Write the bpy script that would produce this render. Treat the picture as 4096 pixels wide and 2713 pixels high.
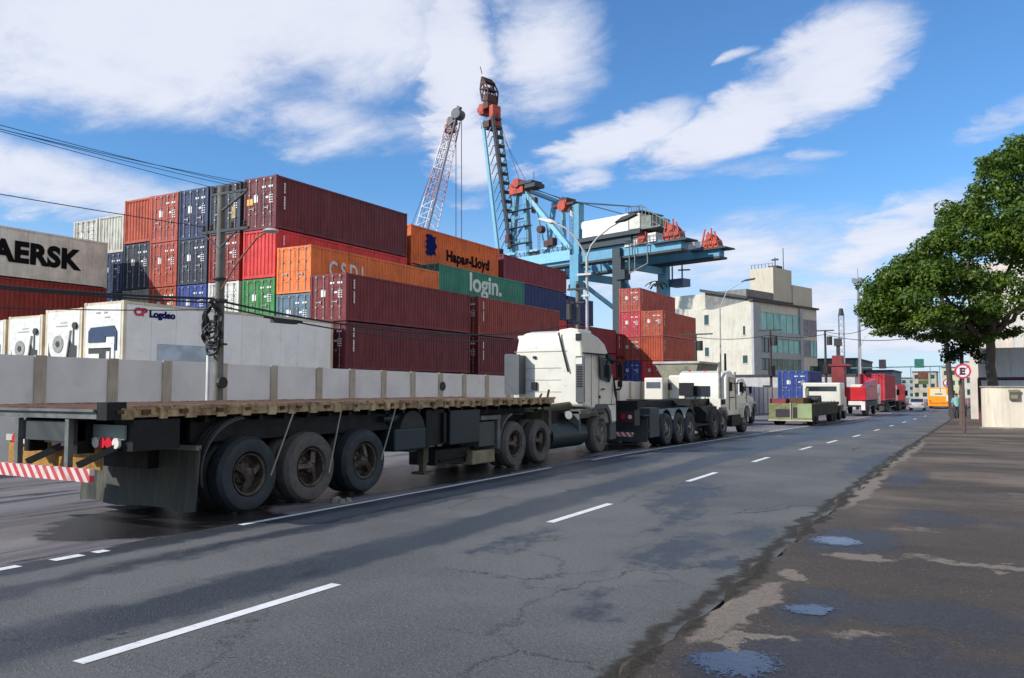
import bpy, bmesh, math, random
from mathutils import Vector, Matrix, Euler
random.seed(7)
R_ = math.radians
scene = bpy.context.scene
for o in list(bpy.data.objects): bpy.data.objects.remove(o)
col = scene.collection

# ------------------------------------------------------------------ camera
YAW, PITCH = 29.479, 3.379
cam_d = bpy.data.cameras.new('camera'); cam = bpy.data.objects.new('camera', cam_d); col.objects.link(cam)
cam.location = (0, 0, 1.65)
cam.rotation_euler = (R_(90 + PITCH), 0, R_(YAW))
cam_d.sensor_width = 36; cam_d.lens = 36 * 830 / 1024
cam_d.clip_start = 0.05; cam_d.clip_end = 5000
scene.camera = cam

# ------------------------------------------------------------------ light
SUN_EL, SUN_AZ = 31.0, 217.0      # azimuth of the sun, clockwise from +Y
sd = bpy.data.lights.new('sun', 'SUN'); sd.energy = 4.5; sd.angle = R_(0.55); sd.color = (1.0, 0.945, 0.86)
sun = bpy.data.objects.new('sun', sd); col.objects.link(sun)
dirv = Vector((math.sin(R_(SUN_AZ)) * math.cos(R_(SUN_EL)), math.cos(R_(SUN_AZ)) * math.cos(R_(SUN_EL)), math.sin(R_(SUN_EL))))
sun.rotation_euler = dirv.to_track_quat('Z', 'Y').to_euler()
sun.location = (-20, -20, 40)
scene.view_settings.view_transform = 'Standard'; scene.view_settings.look = 'None'
scene.view_settings.exposure = 0.14; scene.view_settings.gamma = 1.0

# ------------------------------------------------------------------ node helpers
class NT:
    def __init__(s, nt): s.nt = nt; s.n = nt.nodes; s.l = nt.links
    def node(s, t, **k):
        n = s.n.new(t)
        for a, b in k.items(): setattr(n, a, b)
        return n
    def put(s, sock, v):
        if hasattr(v, 'links') or isinstance(v, bpy.types.NodeSocket): s.l.new(v, sock)
        else: sock.default_value = v
    def m(s, op, a, b=None, c=None, clamp=False):
        n = s.node('ShaderNodeMath', operation=op); n.use_clamp = clamp
        s.put(n.inputs[0], a)
        if b is not None: s.put(n.inputs[1], b)
        if c is not None: s.put(n.inputs[2], c)
        return n.outputs[0]
    def step(s, v, a, b, lo=0.0, hi=1.0, smooth=True):
        n = s.node('ShaderNodeMapRange'); n.interpolation_type = 'SMOOTHSTEP' if smooth else 'LINEAR'
        s.put(n.inputs[0], v); n.inputs[1].default_value = a; n.inputs[2].default_value = b
        n.inputs[3].default_value = lo; n.inputs[4].default_value = hi
        return n.outputs[0]
    def mix(s, f, a, b, blend='MIX'):
        n = s.node('ShaderNodeMix', data_type='RGBA', blend_type=blend)
        s.put(n.inputs[0], f)
        for i, v in ((6, a), (7, b)):
            if isinstance(v, tuple) and len(v) == 3: v = (*v, 1)
            s.put(n.inputs[i], v)
        return n.outputs[2]
    def noise(s, vec, scale, detail=4, rough=0.55, dist=0.0, typ='3D'):
        n = s.node('ShaderNodeTexNoise'); n.noise_dimensions = typ
        if vec is not None: s.l.new(vec, n.inputs['Vector'])
        n.inputs['Scale'].default_value = scale; n.inputs['Detail'].default_value = detail
        n.inputs['Roughness'].default_value = rough; n.inputs['Distortion'].default_value = dist
        return n.outputs[0]
    def scale(s, vec, sc, off=(0, 0, 0)):
        n = s.node('ShaderNodeMapping'); s.l.new(vec, n.inputs[0]); n.inputs['Scale'].default_value = sc; n.inputs['Location'].default_value = off
        return n.outputs[0]
    def sep(s, vec):
        n = s.node('ShaderNodeSeparateXYZ'); s.l.new(vec, n.inputs[0]); return n.outputs
    def comb(s, x, y, z):
        n = s.node('ShaderNodeCombineXYZ')
        for i, v in enumerate((x, y, z)): s.put(n.inputs[i], v)
        return n.outputs[0]
    def ell(s, x, y, cx, cy, rx, ry, rot=0.0, soft=1.0):
        """1 at the centre of an ellipse, 0 on its rim"""
        c, si = math.cos(R_(rot)), math.sin(R_(rot))
        dx = s.m('SUBTRACT', x, cx); dy = s.m('SUBTRACT', y, cy)
        u = s.m('ADD', s.m('MULTIPLY', dx, c / rx), s.m('MULTIPLY', dy, si / rx))
        v = s.m('ADD', s.m('MULTIPLY', dx, -si / ry), s.m('MULTIPLY', dy, c / ry))
        d = s.m('ADD', s.m('MULTIPLY', u, u), s.m('MULTIPLY', v, v))
        return s.m('SUBTRACT', 1.0, d, clamp=True) if soft == 1.0 else s.m('MULTIPLY', s.m('SUBTRACT', 1.0, d, clamp=True), soft)

# ------------------------------------------------------------------ world: sky with clouds
w = bpy.data.worlds.new('World'); scene.world = w; w.use_nodes = True
nt = NT(w.node_tree); nt.n.clear()
tc = nt.node('ShaderNodeTexCoord').outputs['Generated']
sky = nt.node('ShaderNodeTexSky', sky_type='NISHITA'); sky.sun_disc = False
sky.sun_elevation = R_(SUN_EL); sky.sun_rotation = R_(SUN_AZ); sky.air_density = 1.0; sky.dust_density = 0.35; sky.ozone_density = 2.6; sky.altitude = 10
sx, sy, sz = nt.sep(tc)
deg = 180 / math.pi
az = nt.m('MULTIPLY', nt.m('ARCTAN2', sx, sy), deg)
hor = nt.m('SQRT', nt.m('ADD', nt.m('MULTIPLY', sx, sx), nt.m('MULTIPLY', sy, sy)))
el = nt.m('MULTIPLY', nt.m('ARCTAN2', sz, hor), deg)
plane = nt.comb(nt.m('DIVIDE', sx, nt.m('ADD', nt.m('MAXIMUM', sz, 0.0), 0.22)), nt.m('DIVIDE', sy, nt.m('ADD', nt.m('MAXIMUM', sz, 0.0), 0.22)), sz)
n1 = nt.noise(nt.scale(plane, (1.0, 1.6, 1.0), (3.1, 0.4, 0)), 1.7, 7, 0.6, 0.25)
n2 = nt.noise(nt.scale(plane, (1.3, 1.3, 1.0), (7, 2, 0)), 6.0, 6, 0.62, 0.4)
wx = nt.m('ADD', az, nt.m('MULTIPLY', nt.m('SUBTRACT', n2, 0.5), 6.0))
wy = nt.m('ADD', el, nt.m('MULTIPLY', nt.m('SUBTRACT', n1, 0.5), 3.6))
BL = [(-58, 23.0, 21, 7.2, 0, 1.35), (-44, 24.2, 14, 6.2, 0, 1.3), (-60, 12.6, 11, 2.2, -8, 1.1), (-49.5, 11.6, 7, 1.5, -10, .8),
      (-43.5, 17.5, 7, 2.6, 0, .8), (-33.5, 21.5, 3.0, 6.5, 0, 1.35), (-32.2, 15.8, 2.7, 3.2, 0, 1.25), (-27.5, 23.0, 5.0, 5.0, 0, .95),
      (-36, 17.5, 4, 2.2, 20, .5),
      (-41, 11.2, 5, 1.2, 0, .75), (-8.3, 20.3, 6.0, 3.4, 22, 1.35), (-13.8, 17.4, 7.0, 2.5, 24, 1.3), (-18.5, 15.9, 3.0, 1.4, 12, .8),
      (-22.3, 16.8, 6.2, 1.9, 20, 1.1), (-24.5, 14.6, 2.6, 1.2, 0, .85), (-14.1, 21.7, 1.6, .5, 5, .75), (-12.5, 14.3, 5.5, 1.0, -4, .55), (-9.6, 14.8, 2.4, .8, 0, .7),
      (-5.0, 9.6, 6.0, 2.2, 27, 1.1), (-14, 8.5, 13, 3.4, 4, .8), (-9.0, 5.2, 3.6, 1.9, 10, 1.15), (-6, 3.2, 9, 1.7, 0, 1.0), (2.0, 16, 3, 1, 20, .6),
      (-60, 1, 20, 3, 0, .8), (30, 20, 24, 9, 10, 1.0), (60, 32, 20, 9, 0, .9), (-100, 30, 24, 10, 0, 1.1), (-95, 12, 20, 5, 0, 1.), (0, 60, 50, 12, 0, .8), (120, 30, 40, 12, 0, 1), (170, 40, 30, 12, 0, 1), (-150, 45, 25, 10, 0, .8), (85, 30, 42, 22, 0, 1.6), (60, 55, 60, 14, 0, 1.4), (140, 25, 30, 14, 0, 1.4), (85, 6, 50, 8, 0, 1.3)]  # the last entries: unseen eastern clouds, added as fill for shaded faces
acc = None
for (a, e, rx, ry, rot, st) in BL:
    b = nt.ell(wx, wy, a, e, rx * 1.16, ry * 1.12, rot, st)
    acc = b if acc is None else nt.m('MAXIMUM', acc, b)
n3 = nt.noise(nt.scale(plane, (1.0, 1.7, 1.0), (1, 5, 0)), 3.6, 7, 0.66, 0.35)
dens = nt.m('ADD', acc, nt.m('MULTIPLY', nt.m('SUBTRACT', n1, 0.52), 1.25))
dens = nt.m('ADD', dens, nt.m('MULTIPLY', nt.m('SUBTRACT', n2, 0.5), 0.8))
dens = nt.m('ADD', dens, nt.m('MULTIPLY', nt.m('SUBTRACT', n3, 0.5), 0.9))
cl = nt.step(dens, 0.08, 1.05)
cl = nt.m('MULTIPLY', cl, nt.step(acc, 0.0, 0.30))
cl = nt.m('MULTIPLY', cl, 0.93)
shade = nt.step(nt.m('ADD', nt.m('MULTIPLY', nt.m('ADD', n1, n3), 0.5), nt.m('MULTIPLY', acc, 0.22)), 0.42, 0.80)
ccol = nt.mix(shade, (5.2, 5.8, 7.8), (8.0, 8.3, 9.3))
sat = nt.node('ShaderNodeHueSaturation'); nt.l.new(sky.outputs[0], sat.inputs['Color']); sat.inputs['Saturation'].default_value = 1.0
tint = nt.mix(1.0, sat.outputs[0], (0.81, 1.27, 1.66), 'MULTIPLY')
hz = nt.step(el, -1.0, 14.0, 0.85, 0.0)
skc = nt.mix(hz, tint, (6.3, 7.5, 9.1))
ccol = nt.mix(nt.step(az, 14, 45), ccol, (8.4, 7.9, 7.3))  # warm colour for the added eastern clouds, so their fill is less blue
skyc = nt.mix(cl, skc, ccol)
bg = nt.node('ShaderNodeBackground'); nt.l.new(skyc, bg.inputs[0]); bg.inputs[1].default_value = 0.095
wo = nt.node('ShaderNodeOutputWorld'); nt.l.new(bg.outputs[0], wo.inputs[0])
w.cycles.sampling_method = 'AUTOMATIC'

# ------------------------------------------------------------------ materials
def srgb(r, g, b):
    f = lambda c: (c / 255 / 12.92) if c / 255 <= 0.04045 else ((c / 255 + 0.055) / 1.055) ** 2.4
    return (f(r), f(g), f(b))
MATS = {}
def mat(name, color, rough=0.6, metal=0.0, var=0.25, dirt=0.0, dirtcol=(0.05, 0.04, 0.03), scale=1.5, spec=0.5, bump=0.0, streak=False, emit=None, coat=0.0):
    if name in MATS: return MATS[name]
    m = bpy.data.materials.new(name); m.use_nodes = True; t = NT(m.node_tree)
    b = t.n['Principled BSDF']
    pos = t.node('ShaderNodeNewGeometry').outputs['Position']
    n = t.noise(pos, scale, 5, 0.6)
    dark = tuple(c * (1 - var) for c in color); light = tuple(min(1, c * (1 + var * 0.5)) for c in color)
    c = t.mix(t.step(n, 0.3, 0.7), dark, light)
    if dirt > 0:
        v = t.scale(pos, (3, 3, 0.35)) if streak else pos
        dn = t.noise(v, scale * 2.3, 6, 0.65)
        f = t.step(dn, 0.62 - 0.3 * dirt, 0.78 - 0.2 * dirt)
        c = t.mix(t.m('MULTIPLY', f, min(1, 0.45 + dirt * 0.5)), c, dirtcol)
        t.l.new(t.step(dn, 0.4, 0.7, rough * 0.85, min(1, rough * 1.25)), b.inputs['Roughness'])
    else: b.inputs['Roughness'].default_value = rough
    t.put(b.inputs['Base Color'], c)
    if streak and bump == 0:
        dn2 = t.node('ShaderNodeBump'); dn2.inputs['Strength'].default_value = 0.5; dn2.inputs['Distance'].default_value = 0.06
        t.l.new(t.noise(pos, 1.7, 3, .5), dn2.inputs['Height']); t.l.new(dn2.outputs[0], b.inputs['Normal'])
        g2 = t.noise(t.scale(pos, (5, 5, 0.25)), 1.6, 5, .65); c = t.mix(t.m('MULTIPLY', t.step(g2, .45, .7), .28), c, tuple(min(1, c_ * 1.25 + .05) for c_ in color))
        g3 = t.noise(t.scale(pos, (7, 7, 0.5)), 1.3, 4, .6); c = t.mix(t.m('MULTIPLY', t.step(g3, .5, .72), .35), c, tuple(c_ * .45 for c_ in color)); t.put(b.inputs['Base Color'], c)
    b.inputs['Metallic'].default_value = metal; b.inputs['Specular IOR Level'].default_value = spec
    b.inputs['Coat Weight'].default_value = coat
    if bump > 0:
        bn = t.node('ShaderNodeBump'); bn.inputs['Strength'].default_value = bump; bn.inputs['Distance'].default_value = 0.02
        t.l.new(t.noise(pos, 30, 4), bn.inputs['Height']); t.l.new(bn.outputs[0], b.inputs['Normal'])
    if emit: b.inputs['Emission Color'].default_value = (*emit[0], 1); b.inputs['Emission Strength'].default_value = emit[1]
    MATS[name] = m
    return m
def paint(name, rgb, rust=0.35, **k):
    return mat(name, srgb(*rgb), rough=0.55, var=0.22, dirt=rust, dirtcol=k.pop('rc', (0.07, 0.03, 0.018)), scale=1.1, streak=True, spec=0.35, **k)

# ------------------------------------------------------------------ mesh helpers
class MB:
    def __init__(s, org=(0, 0, 0)): s.bm = bmesh.new(); s.org = Vector(org)
    def v(s, p): return s.bm.verts.new(Vector(p) - s.org)
    def f(s, *vs):
        try: return s.bm.faces.new(vs)
        except ValueError: return None
    def quad(s, a, b, c, d): s.f(s.v(a), s.v(b), s.v(c), s.v(d)); return s
    def poly(s, pts): s.f(*[s.v(p) for p in pts]); return s
    def box(s, x0, x1, y0, y1, z0, z1):
        p = [s.v((x, y, z)) for z in (z0, z1) for y in (y0, y1) for x in (x0, x1)]
        for q in ((0, 2, 3, 1), (4, 5, 7, 6), (0, 1, 5, 4), (2, 6, 7, 3), (0, 4, 6, 2), (1, 3, 7, 5)): s.f(*[p[i] for i in q])
        return s
    def cyl(s, p0, p1, r, n=12, r2=None, cap=True):
        p0 = Vector(p0); p1 = Vector(p1); r2 = r if r2 is None else r2
        d = (p1 - p0)
        if d.length < 1e-6: return s
        q = d.to_track_quat('Z', 'Y'); A = []; B = []
        for i in range(n):
            a = 2 * math.pi * i / n; o = q @ Vector((math.cos(a), math.sin(a), 0))
            A.append(s.v(p0 + o * r)); B.append(s.v(p1 + o * r2))
        for i in range(n): s.f(A[i], A[(i + 1) % n], B[(i + 1) % n], B[i])
        if cap: s.f(*A[::-1]); s.f(*B)
        return s
    def tube(s, pts, r, n=6):
        for a, b in zip(pts[:-1], pts[1:]): s.cyl(a, b, r, n)
        return s
    def beam(s, p0, p1, w, h=None):
        h = w if h is None else h
        p0 = Vector(p0); p1 = Vector(p1); d = (p1 - p0).normalized()
        up = Vector((0, 0, 1)) if abs(d.z) < 0.98 else Vector((0, 1, 0))
        a = d.cross(up).normalized() * w / 2; b = a.cross(d).normalized() * h / 2
        P = [s.v(p + i * a + j * b) for p in (p0, p1) for i, j in ((-1, -1), (1, -1), (1, 1), (-1, 1))]
        for q in ((0, 3, 2, 1), (4, 5, 6, 7), (0, 1, 5, 4), (1, 2, 6, 5), (2, 3, 7, 6), (3, 0, 4, 7)): s.f(*[P[i] for i in q])
        return s
    def prism(s, prof, a, b, axis='x'):
        """profile of 2-D points extruded along an axis; x: (y,z)  y: (x,z)  z: (x,y)"""
        mk = {'x': lambda p, t: (t, p[0], p[1]), 'y': lambda p, t: (p[0], t, p[1]), 'z': lambda p, t: (p[0], p[1], t)}[axis]
        A = [s.v(mk(p, a)) for p in prof]; B = [s.v(mk(p, b)) for p in prof]
        n = len(prof)
        for i in range(n): s.f(A[i], A[(i + 1) % n], B[(i + 1) % n], B[i])
        s.f(*A[::-1]); s.f(*B)
        return s
    def lathe(s, prof, c, axis='x', n=32):
        """profile (radius, height along axis)"""
        rings = []
        for (r, h) in prof:
            ring = []
            for i in range(n):
                a = 2 * math.pi * i / n; u, v = r * math.cos(a), r * math.sin(a)
                p = {'x': (h, u, v), 'y': (u, h, v), 'z': (u, v, h)}[axis]
                ring.append(s.v((c[0] + p[0], c[1] + p[1], c[2] + p[2])))
            rings.append(ring)
        for A, B in zip(rings[:-1], rings[1:]):
            for i in range(n): s.f(A[i], A[(i + 1) % n], B[(i + 1) % n], B[i])
        return s
    def build(s, name, m, parent=None, smooth=False, bevel=0.0, label=None):
        bmesh.ops.recalc_face_normals(s.bm, faces=s.bm.faces)
        me = bpy.data.meshes.new(name); s.bm.to_mesh(me); s.bm.free()
        me.materials.append(m)
        if smooth:
            for p in me.polygons: p.use_smooth = True
            try: me.set_sharp_from_angle(angle=R_(38))
            except Exception: pass
        o = bpy.data.objects.new(name, me); col.objects.link(o)
        if parent: o.parent = parent
        if bevel > 0:
            bv = o.modifiers.new('bevel', 'BEVEL'); bv.width = bevel; bv.segments = 2; bv.limit_method = 'ANGLE'
        if label: o['label'] = label
        return o
def tag(o, label, cat, group=None, kind=None):
    if label: o['label'] = label
    if cat: o['category'] = cat
    if group: o['group'] = group
    if kind: o['kind'] = kind
    return o
def thing(name, label, cat, loc=(0, 0, 0), rz=0.0, group=None, sc=None):
    o = bpy.data.objects.new(name, None); col.objects.link(o); o.empty_display_size = 0.3
    o.location = loc; o.rotation_euler = (0, 0, rz)
    if sc: o.scale = sc
    return tag(o, label, cat, group)
def struct(o): o['kind'] = 'structure'; return o
def dup(o, parent=None):
    c = o.copy(); col.objects.link(c)
    if parent: c.parent = parent
    for ch in list(o.children): dup(ch, c)
    return c
def text(body, size, loc, rot, m, name, parent, bold=0.0, sx=1.0, ext=0.004, align='LEFT', space=1.0, shear=0.0):
    cu = bpy.data.curves.new(name, 'FONT'); cu.body = body; cu.size = size; cu.offset = bold; cu.extrude = ext; cu.align_x = align; cu.space_character = space; cu.shear = shear
    to = bpy.data.objects.new('tmp', cu); col.objects.link(to)
    bpy.context.view_layer.update()
    dg = bpy.context.evaluated_depsgraph_get()
    me = bpy.data.meshes.new_from_object(to.evaluated_get(dg)); me.name = name
    bpy.data.objects.remove(to); bpy.data.curves.remove(cu)
    me.materials.clear(); me.materials.append(m)
    o = bpy.data.objects.new(name, me); col.objects.link(o)
    o.location = loc; o.rotation_euler = rot; o.scale = (sx, 1, 1)
    if parent: o.parent = parent
    return o
RX = (R_(90), 0, R_(90))     # text on a face looking to +X
RY = (R_(90), 0, 0)          # text on a face looking to -Y
def gz(y): 
    y = max(0.0, min(y, 140.0)) - 20
    return -0.012 * y if y > 0 else 0.0

# ================================================================== GROUND
def ground_mat(name, kind):
    m = bpy.data.materials.new(name); m.use_nodes = True; t = NT(m.node_tree); b = t.n['Principled BSDF']
    pos = t.node('ShaderNodeNewGeometry').outputs['Position']
    x, y, z = t.sep(pos)
    fine = t.noise(pos, 28, 5, 0.75); grit = t.noise(pos, 75, 4, 0.75); mid = t.noise(pos, 1.3, 6, 0.62, 0.3); big = t.noise(pos, 0.35, 4, 0.6)
    wob = t.noise(pos, 2.2, 5, 0.6)
    xx = t.m('ADD', x, t.m('MULTIPLY', t.m('SUBTRACT', wob, 0.5), 0.5)); yy = t.m('ADD', y, t.m('MULTIPLY', t.m('SUBTRACT', mid, 0.5), 1.6))
    stretch = t.noise(t.scale(pos, (1.6, 0.22, 1)), 1.0, 6, 0.6, 0.2)
    speck = t.m('ADD', t.m('MULTIPLY', t.m('SUBTRACT', fine, 0.5), 1.1), t.m('MULTIPLY', t.m('SUBTRACT', grit, 0.5), 1.5))
    rag = t.m('ADD', t.m('MULTIPLY', t.m('SUBTRACT', t.noise(pos, 7, 5, 0.7), 0.5), 1.5), t.m('MULTIPLY', speck, 0.9))
    def E(lst, warp=True):
        acc = None
        for (cx, cy, rx, ry, rot, st) in lst:
            e = t.ell(xx, yy, cx, cy, rx, ry, rot, st)
            acc = e if acc is None else t.m('MAXIMUM', acc, e)
        return acc
    vo = t.node('ShaderNodeTexVoronoi'); vo.inputs['Scale'].default_value = 48; t.l.new(pos, vo.inputs['Vector']); vr = t.sep(vo.outputs['Color'])[0]
    pebble = t.m('MULTIPLY', t.step(vr, 0.86, 0.95), t.step(vo.outputs['Distance'], 0.25, 0.5, 1.0, 0.0))
    if kind == 'road':
        base = t.mix(t.step(t.m('ADD', big, t.m('MULTIPLY', rag, 0.08)), 0.38, 0.62), (0.084, 0.087, 0.088), (0.138, 0.139, 0.136))
        base = t.mix(t.m('MULTIPLY', t.step(speck, -0.2, 0.25), 0.6), base, (0.190, 0.187, 0.180))
        base = t.mix(t.m('MULTIPLY', t.step(speck, -0.1, -0.42), 0.55), base, (0.03, 0.032, 0.035))
        base = t.mix(t.m('MULTIPLY', pebble, 0.45), base, (0.27, 0.26, 0.25))
        def band(c, wd, st):
            d = t.m('ABSOLUTE', t.m('SUBTRACT', xx, c)); return t.m('MULTIPLY', t.step(d, 0.0, wd, 1.0, 0.0), st)
        bands = t.m('MAXIMUM', t.m('MAXIMUM', band(-5.45, 0.85, 1.0), band(-7.0, 0.55, 0.8)), t.m('MAXIMUM', band(-3.1, 0.35, 0.35), band(-7.75, 0.6, 0.95)))
        bands = t.step(t.m('ADD', t.m('ADD', bands, t.m('MULTIPLY', t.m('SUBTRACT', stretch, .5), 1.6)), t.m('MULTIPLY', rag, .30)), .32, .85)
        patches = E([(-2.75, 8.3, 0.55, 1.5, 4, 1.05), (-3.5, 10.8, 0.45, 2.4, 10, .85), (-2.3, 9.6, .35, 1.0, 0, .9), (-2.85, 6.1, 0.42, .8, 8, .7), (-2.15, 7.9, .3, .5, 0, 1.2), (-4.0, 12.5, 0.7, 3.0, 8, 1.0), (-2.5, 5.75, .3, .4, 0, .9),
                     (-2.25, 20, .5, 4.5, 0, 1.2), (-6.3, 26, 1.6, 7, 4, 1.3), (-6.0, 40, 2.2, 14, 4, 1.2), (-4.4, 8.0, .4, 1.3, 0, .8), (-3.0, 34, 1.2, 10, 0, .6), (-6.9, 17, .9, 5, 0, 1.3), (-5, 60, 3, 22, 0, 1.)])
        patches = t.step(t.m('ADD', patches, t.m('ADD', t.m('MULTIPLY', rag, .85), t.m('MULTIPLY', t.m('SUBTRACT', t.noise(t.scale(pos, (2.6, 1.1, 1)), 1.4, 6, .7), .5), 2.6))), .42, .95)
        wet = t.m('MAXIMUM', bands, patches)
        vc = t.node('ShaderNodeTexVoronoi', feature='DISTANCE_TO_EDGE'); vc.inputs['Scale'].default_value = 0.55
        t.l.new(t.comb(t.m('ADD', xx, t.m('MULTIPLY', rag, .10)), t.m('ADD', yy, t.m('MULTIPLY', rag, .10)), 0.0), vc.inputs['Vector'])
        crack = t.m('MULTIPLY', t.step(vc.outputs['Distance'], 0.0, 0.010, 1.0, 0.0), t.step(t.noise(pos, .5, 3, .5), 0.46, 0.56))
        col_ = t.mix(t.m('MULTIPLY', wet, 0.86), base, t.mix(t.step(speck, -.15, .35), (0.012, 0.017, 0.024), (0.075, 0.085, 0.095)))
        col_ = t.mix(t.m('MULTIPLY', crack, 0.75), col_, (0.012, 0.012, 0.012))
        gx = t.m('ABSOLUTE', t.m('ADD', xx, 1.93)); gut = t.step(t.m('ADD', t.step(gx, 0.0, 0.22, 1, 0), t.m('MULTIPLY', rag, .75)), .5, .95)
        col_ = t.mix(t.m('MULTIPLY', gut, 0.9), col_, t.mix(t.step(speck, -.2, .3), (0.014, 0.012, 0.008), (0.06, 0.048, 0.028)))
        lane = t.step(t.m('ADD', x, t.m('MULTIPLY', t.m('SUBTRACT', wob, .5), .12)), -7.98, -7.90, 1.0, 0.0)
        lc = t.mix(t.step(stretch, 0.35, 0.62), (0.15, 0.138, 0.142), (0.235, 0.22, 0.222))
        lc = t.mix(t.m('MULTIPLY', t.step(mid, 0.55, 0.72), 0.4), lc, (0.10, 0.06, 0.04))
        lc = t.mix(t.m('MULTIPLY', t.step(speck, -0.1, -0.42), 0.4), lc, (0.06, 0.055, 0.05))
        lwet_shade = t.m('MAXIMUM', t.step(t.noise(t.scale(pos, (2.6, 0.35, 1), (4, 1, 0)), 1.0, 5, 0.6), 0.56, 0.66), t.step(t.m('ADD', E([(-8.9, 7.0, 1.5, 1.7, 0, 1.6), (-9.4, 14, 1.7, 7.5, 0, 1.5), (-9.5, 26, 2, 8, 0, 1.4)]), t.m('MULTIPLY', rag, .35)), .25, .6))  # damp streaks; the ellipses under the trucks paint shade along with wet
        lc = t.mix(t.m('MULTIPLY', t.m('MINIMUM', lwet_shade, 1.0), 0.92), lc, (0.014, 0.013, 0.012))
        col_ = t.mix(lane, col_, lc)
        wet_all = t.m('MAXIMUM', t.m('MULTIPLY', wet, t.m('SUBTRACT', 1.0, lane)), t.m('MULTIPLY', lwet_shade, lane))
        rl = t.m('SUBTRACT', t.step(wet_all, 0.0, 1.0, 0.78, 0.40), t.m('MULTIPLY', t.m('MULTIPLY', lwet_shade, lane), 0.22))
        t.put(b.inputs['Roughness'], rl)
        t.put(b.inputs['Specular IOR Level'], t.step(wet_all, 0.0, 1.0, 0.28, 0.55))
    else:
        base = t.mix(t.step(big, 0.35, 0.65), (0.050, 0.041, 0.035), (0.078, 0.063, 0.052))
        base = t.mix(t.m('MULTIPLY', t.step(speck, -0.2, 0.3), 0.55), base, (0.135, 0.112, 0.095))
        base = t.mix(t.m('MULTIPLY', pebble, 0.5), base, (0.26, 0.23, 0.20))
        str2 = t.noise(t.scale(pos, (0.28, 1.7, 1), (2, 5, 0)), 1.0, 5, 0.6, 0.3)
        base = t.mix(t.m('MULTIPLY', t.step(t.m('ADD', str2, t.m('MULTIPLY', rag, .12)), 0.45, 0.75), 0.45), base, (0.034, 0.029, 0.027))
        far = t.m('MULTIPLY', t.step(y, 9.0, 14.0), t.step(t.m('ADD', t.noise(t.scale(pos, (0.25, 0.5, 1), (9, 3, 0)), 1.0, 4, .6), t.m('MULTIPLY', rag, .10)), .38, .70))
        base = t.mix(t.m('MULTIPLY', far, 0.8), base, (0.23, 0.18, 0.14))
        pale = E([(-1.56, 6.15, 0.17, 1.15, -3, 1.6), (-1.45, 7.5, 0.22, .20, 10, 1.4), (-1.30, 5.35, .30, .13, -10, 1.2), (-1.05, 8.5, .45, .20, 8, 1.4), (0.1, 8.65, 1.0, .15, -6, 1.2), (1.6, 8.3, 1.0, .15, -10, .9), (-.75, 5.8, .30, .12, 0, .75),
                  (-1.62, 14.5, .16, 3.2, 0, 1.3), (-1.7, 24, .22, 8, 0, 1.2), (-.7, 10.6, .5, .16, 0, .6), (.7, 14.6, 1.1, .3, 0, .6)])
        pf = t.step(t.m('ADD', pale, t.m('MULTIPLY', rag, 0.42)), 0.25, 0.85)
        base = t.mix(t.m('MULTIPLY', pf, 0.8), base, t.mix(t.step(speck, -.35, .3), (0.17, 0.140, 0.112), (0.30, 0.255, 0.21)))
        damp = E([(-1.2, 9.5, .55, 1.1, 0, 1.4), (-0.35, 6.6, .75, .7, 0, 1.3), (-1.1, 6.5, .35, .7, 0, 1.4), (-.5, 11.5, .8, 1.2, 0, .9), (-1.2, 4.9, .5, .5, 0, 1.5), (1.6, 7.0, 1.0, 1.3, 0, 1.1), (-.3, 5.2, 1.6, .8, 0, 1.1), (1.0, 11.4, 1.6, .7, 0, .9), (-1.2, 16.5, .5, 2.2, 0, 1.0)])
        df = t.m('MULTIPLY', t.step(t.m('ADD', damp, t.m('MULTIPLY', rag, 0.5)), 0.2, 0.9), t.m('SUBTRACT', 1.0, pf))
        base = t.mix(t.m('MULTIPLY', df, 0.75), base, t.mix(t.step(speck, -.2, .35), (0.014, 0.014, 0.018), (0.070, 0.066, 0.066)))
        gx = t.m('ABSOLUTE', t.m('ADD', xx, 1.80)); gut = t.step(t.m('ADD', t.step(gx, 0.0, 0.18, 1, 0), t.m('MULTIPLY', rag, .55)), .45, .75)
        col_ = t.mix(t.m('MULTIPLY', gut, 0.9), base, t.mix(t.step(speck, -.2, .3), (0.012, 0.010, 0.007), (0.06, 0.047, 0.028)))
        t.put(b.inputs['Roughness'], t.step(df, 0, 1, 0.85, 0.40)); b.inputs['Specular IOR Level'].default_value = 0.3
    t.put(b.inputs['Base Color'], col_)
    bn = t.node('ShaderNodeBump'); bn.inputs['Strength'].default_value = 1.0; bn.inputs['Distance'].default_value = 0.016
    t.l.new(t.m('ADD', t.m('MULTIPLY', fine, 0.7), t.m('ADD', t.m('MULTIPLY', grit, 0.5), t.m('MULTIPLY', pebble, .4))), bn.inputs['Height']); t.l.new(bn.outputs[0], b.inputs['Normal'])
    return m
M_ROAD = ground_mat('road_asphalt', 'road'); M_PAVE = ground_mat('pavement_asphalt', 'pave')
M_YARD = mat('yard_ground', (0.12, 0.115, 0.11), 0.85, var=0.3, scale=0.2)
M_LINE = mat('road_paint', (0.78, 0.78, 0.76), 0.6, var=0.1, dirt=0.25, dirtcol=(0.13, 0.13, 0.135), scale=6)
def sheet(name, x0, x1, ys, dz, m, xs=None, wob=0.0):
    b = MB(); xs = xs or [x0, x1]; rows = []
    for y in ys: rows.append([b.v((x + (wob * math.sin(y * 3.1 + math.sin(y * 7.7)) if (wob and i == 0) else 0), y, gz(y) + dz)) for i, x in enumerate(xs)])
    for A, B in zip(rows[:-1], rows[1:]):
        for i in range(len(xs) - 1): b.f(A[i], A[i + 1], B[i + 1], B[i])
    return b.build(name, m)
YS = [-60, -20] + [i * 2.0 for i in range(0, 71)] + [200, 400, 900, 2500]
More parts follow.
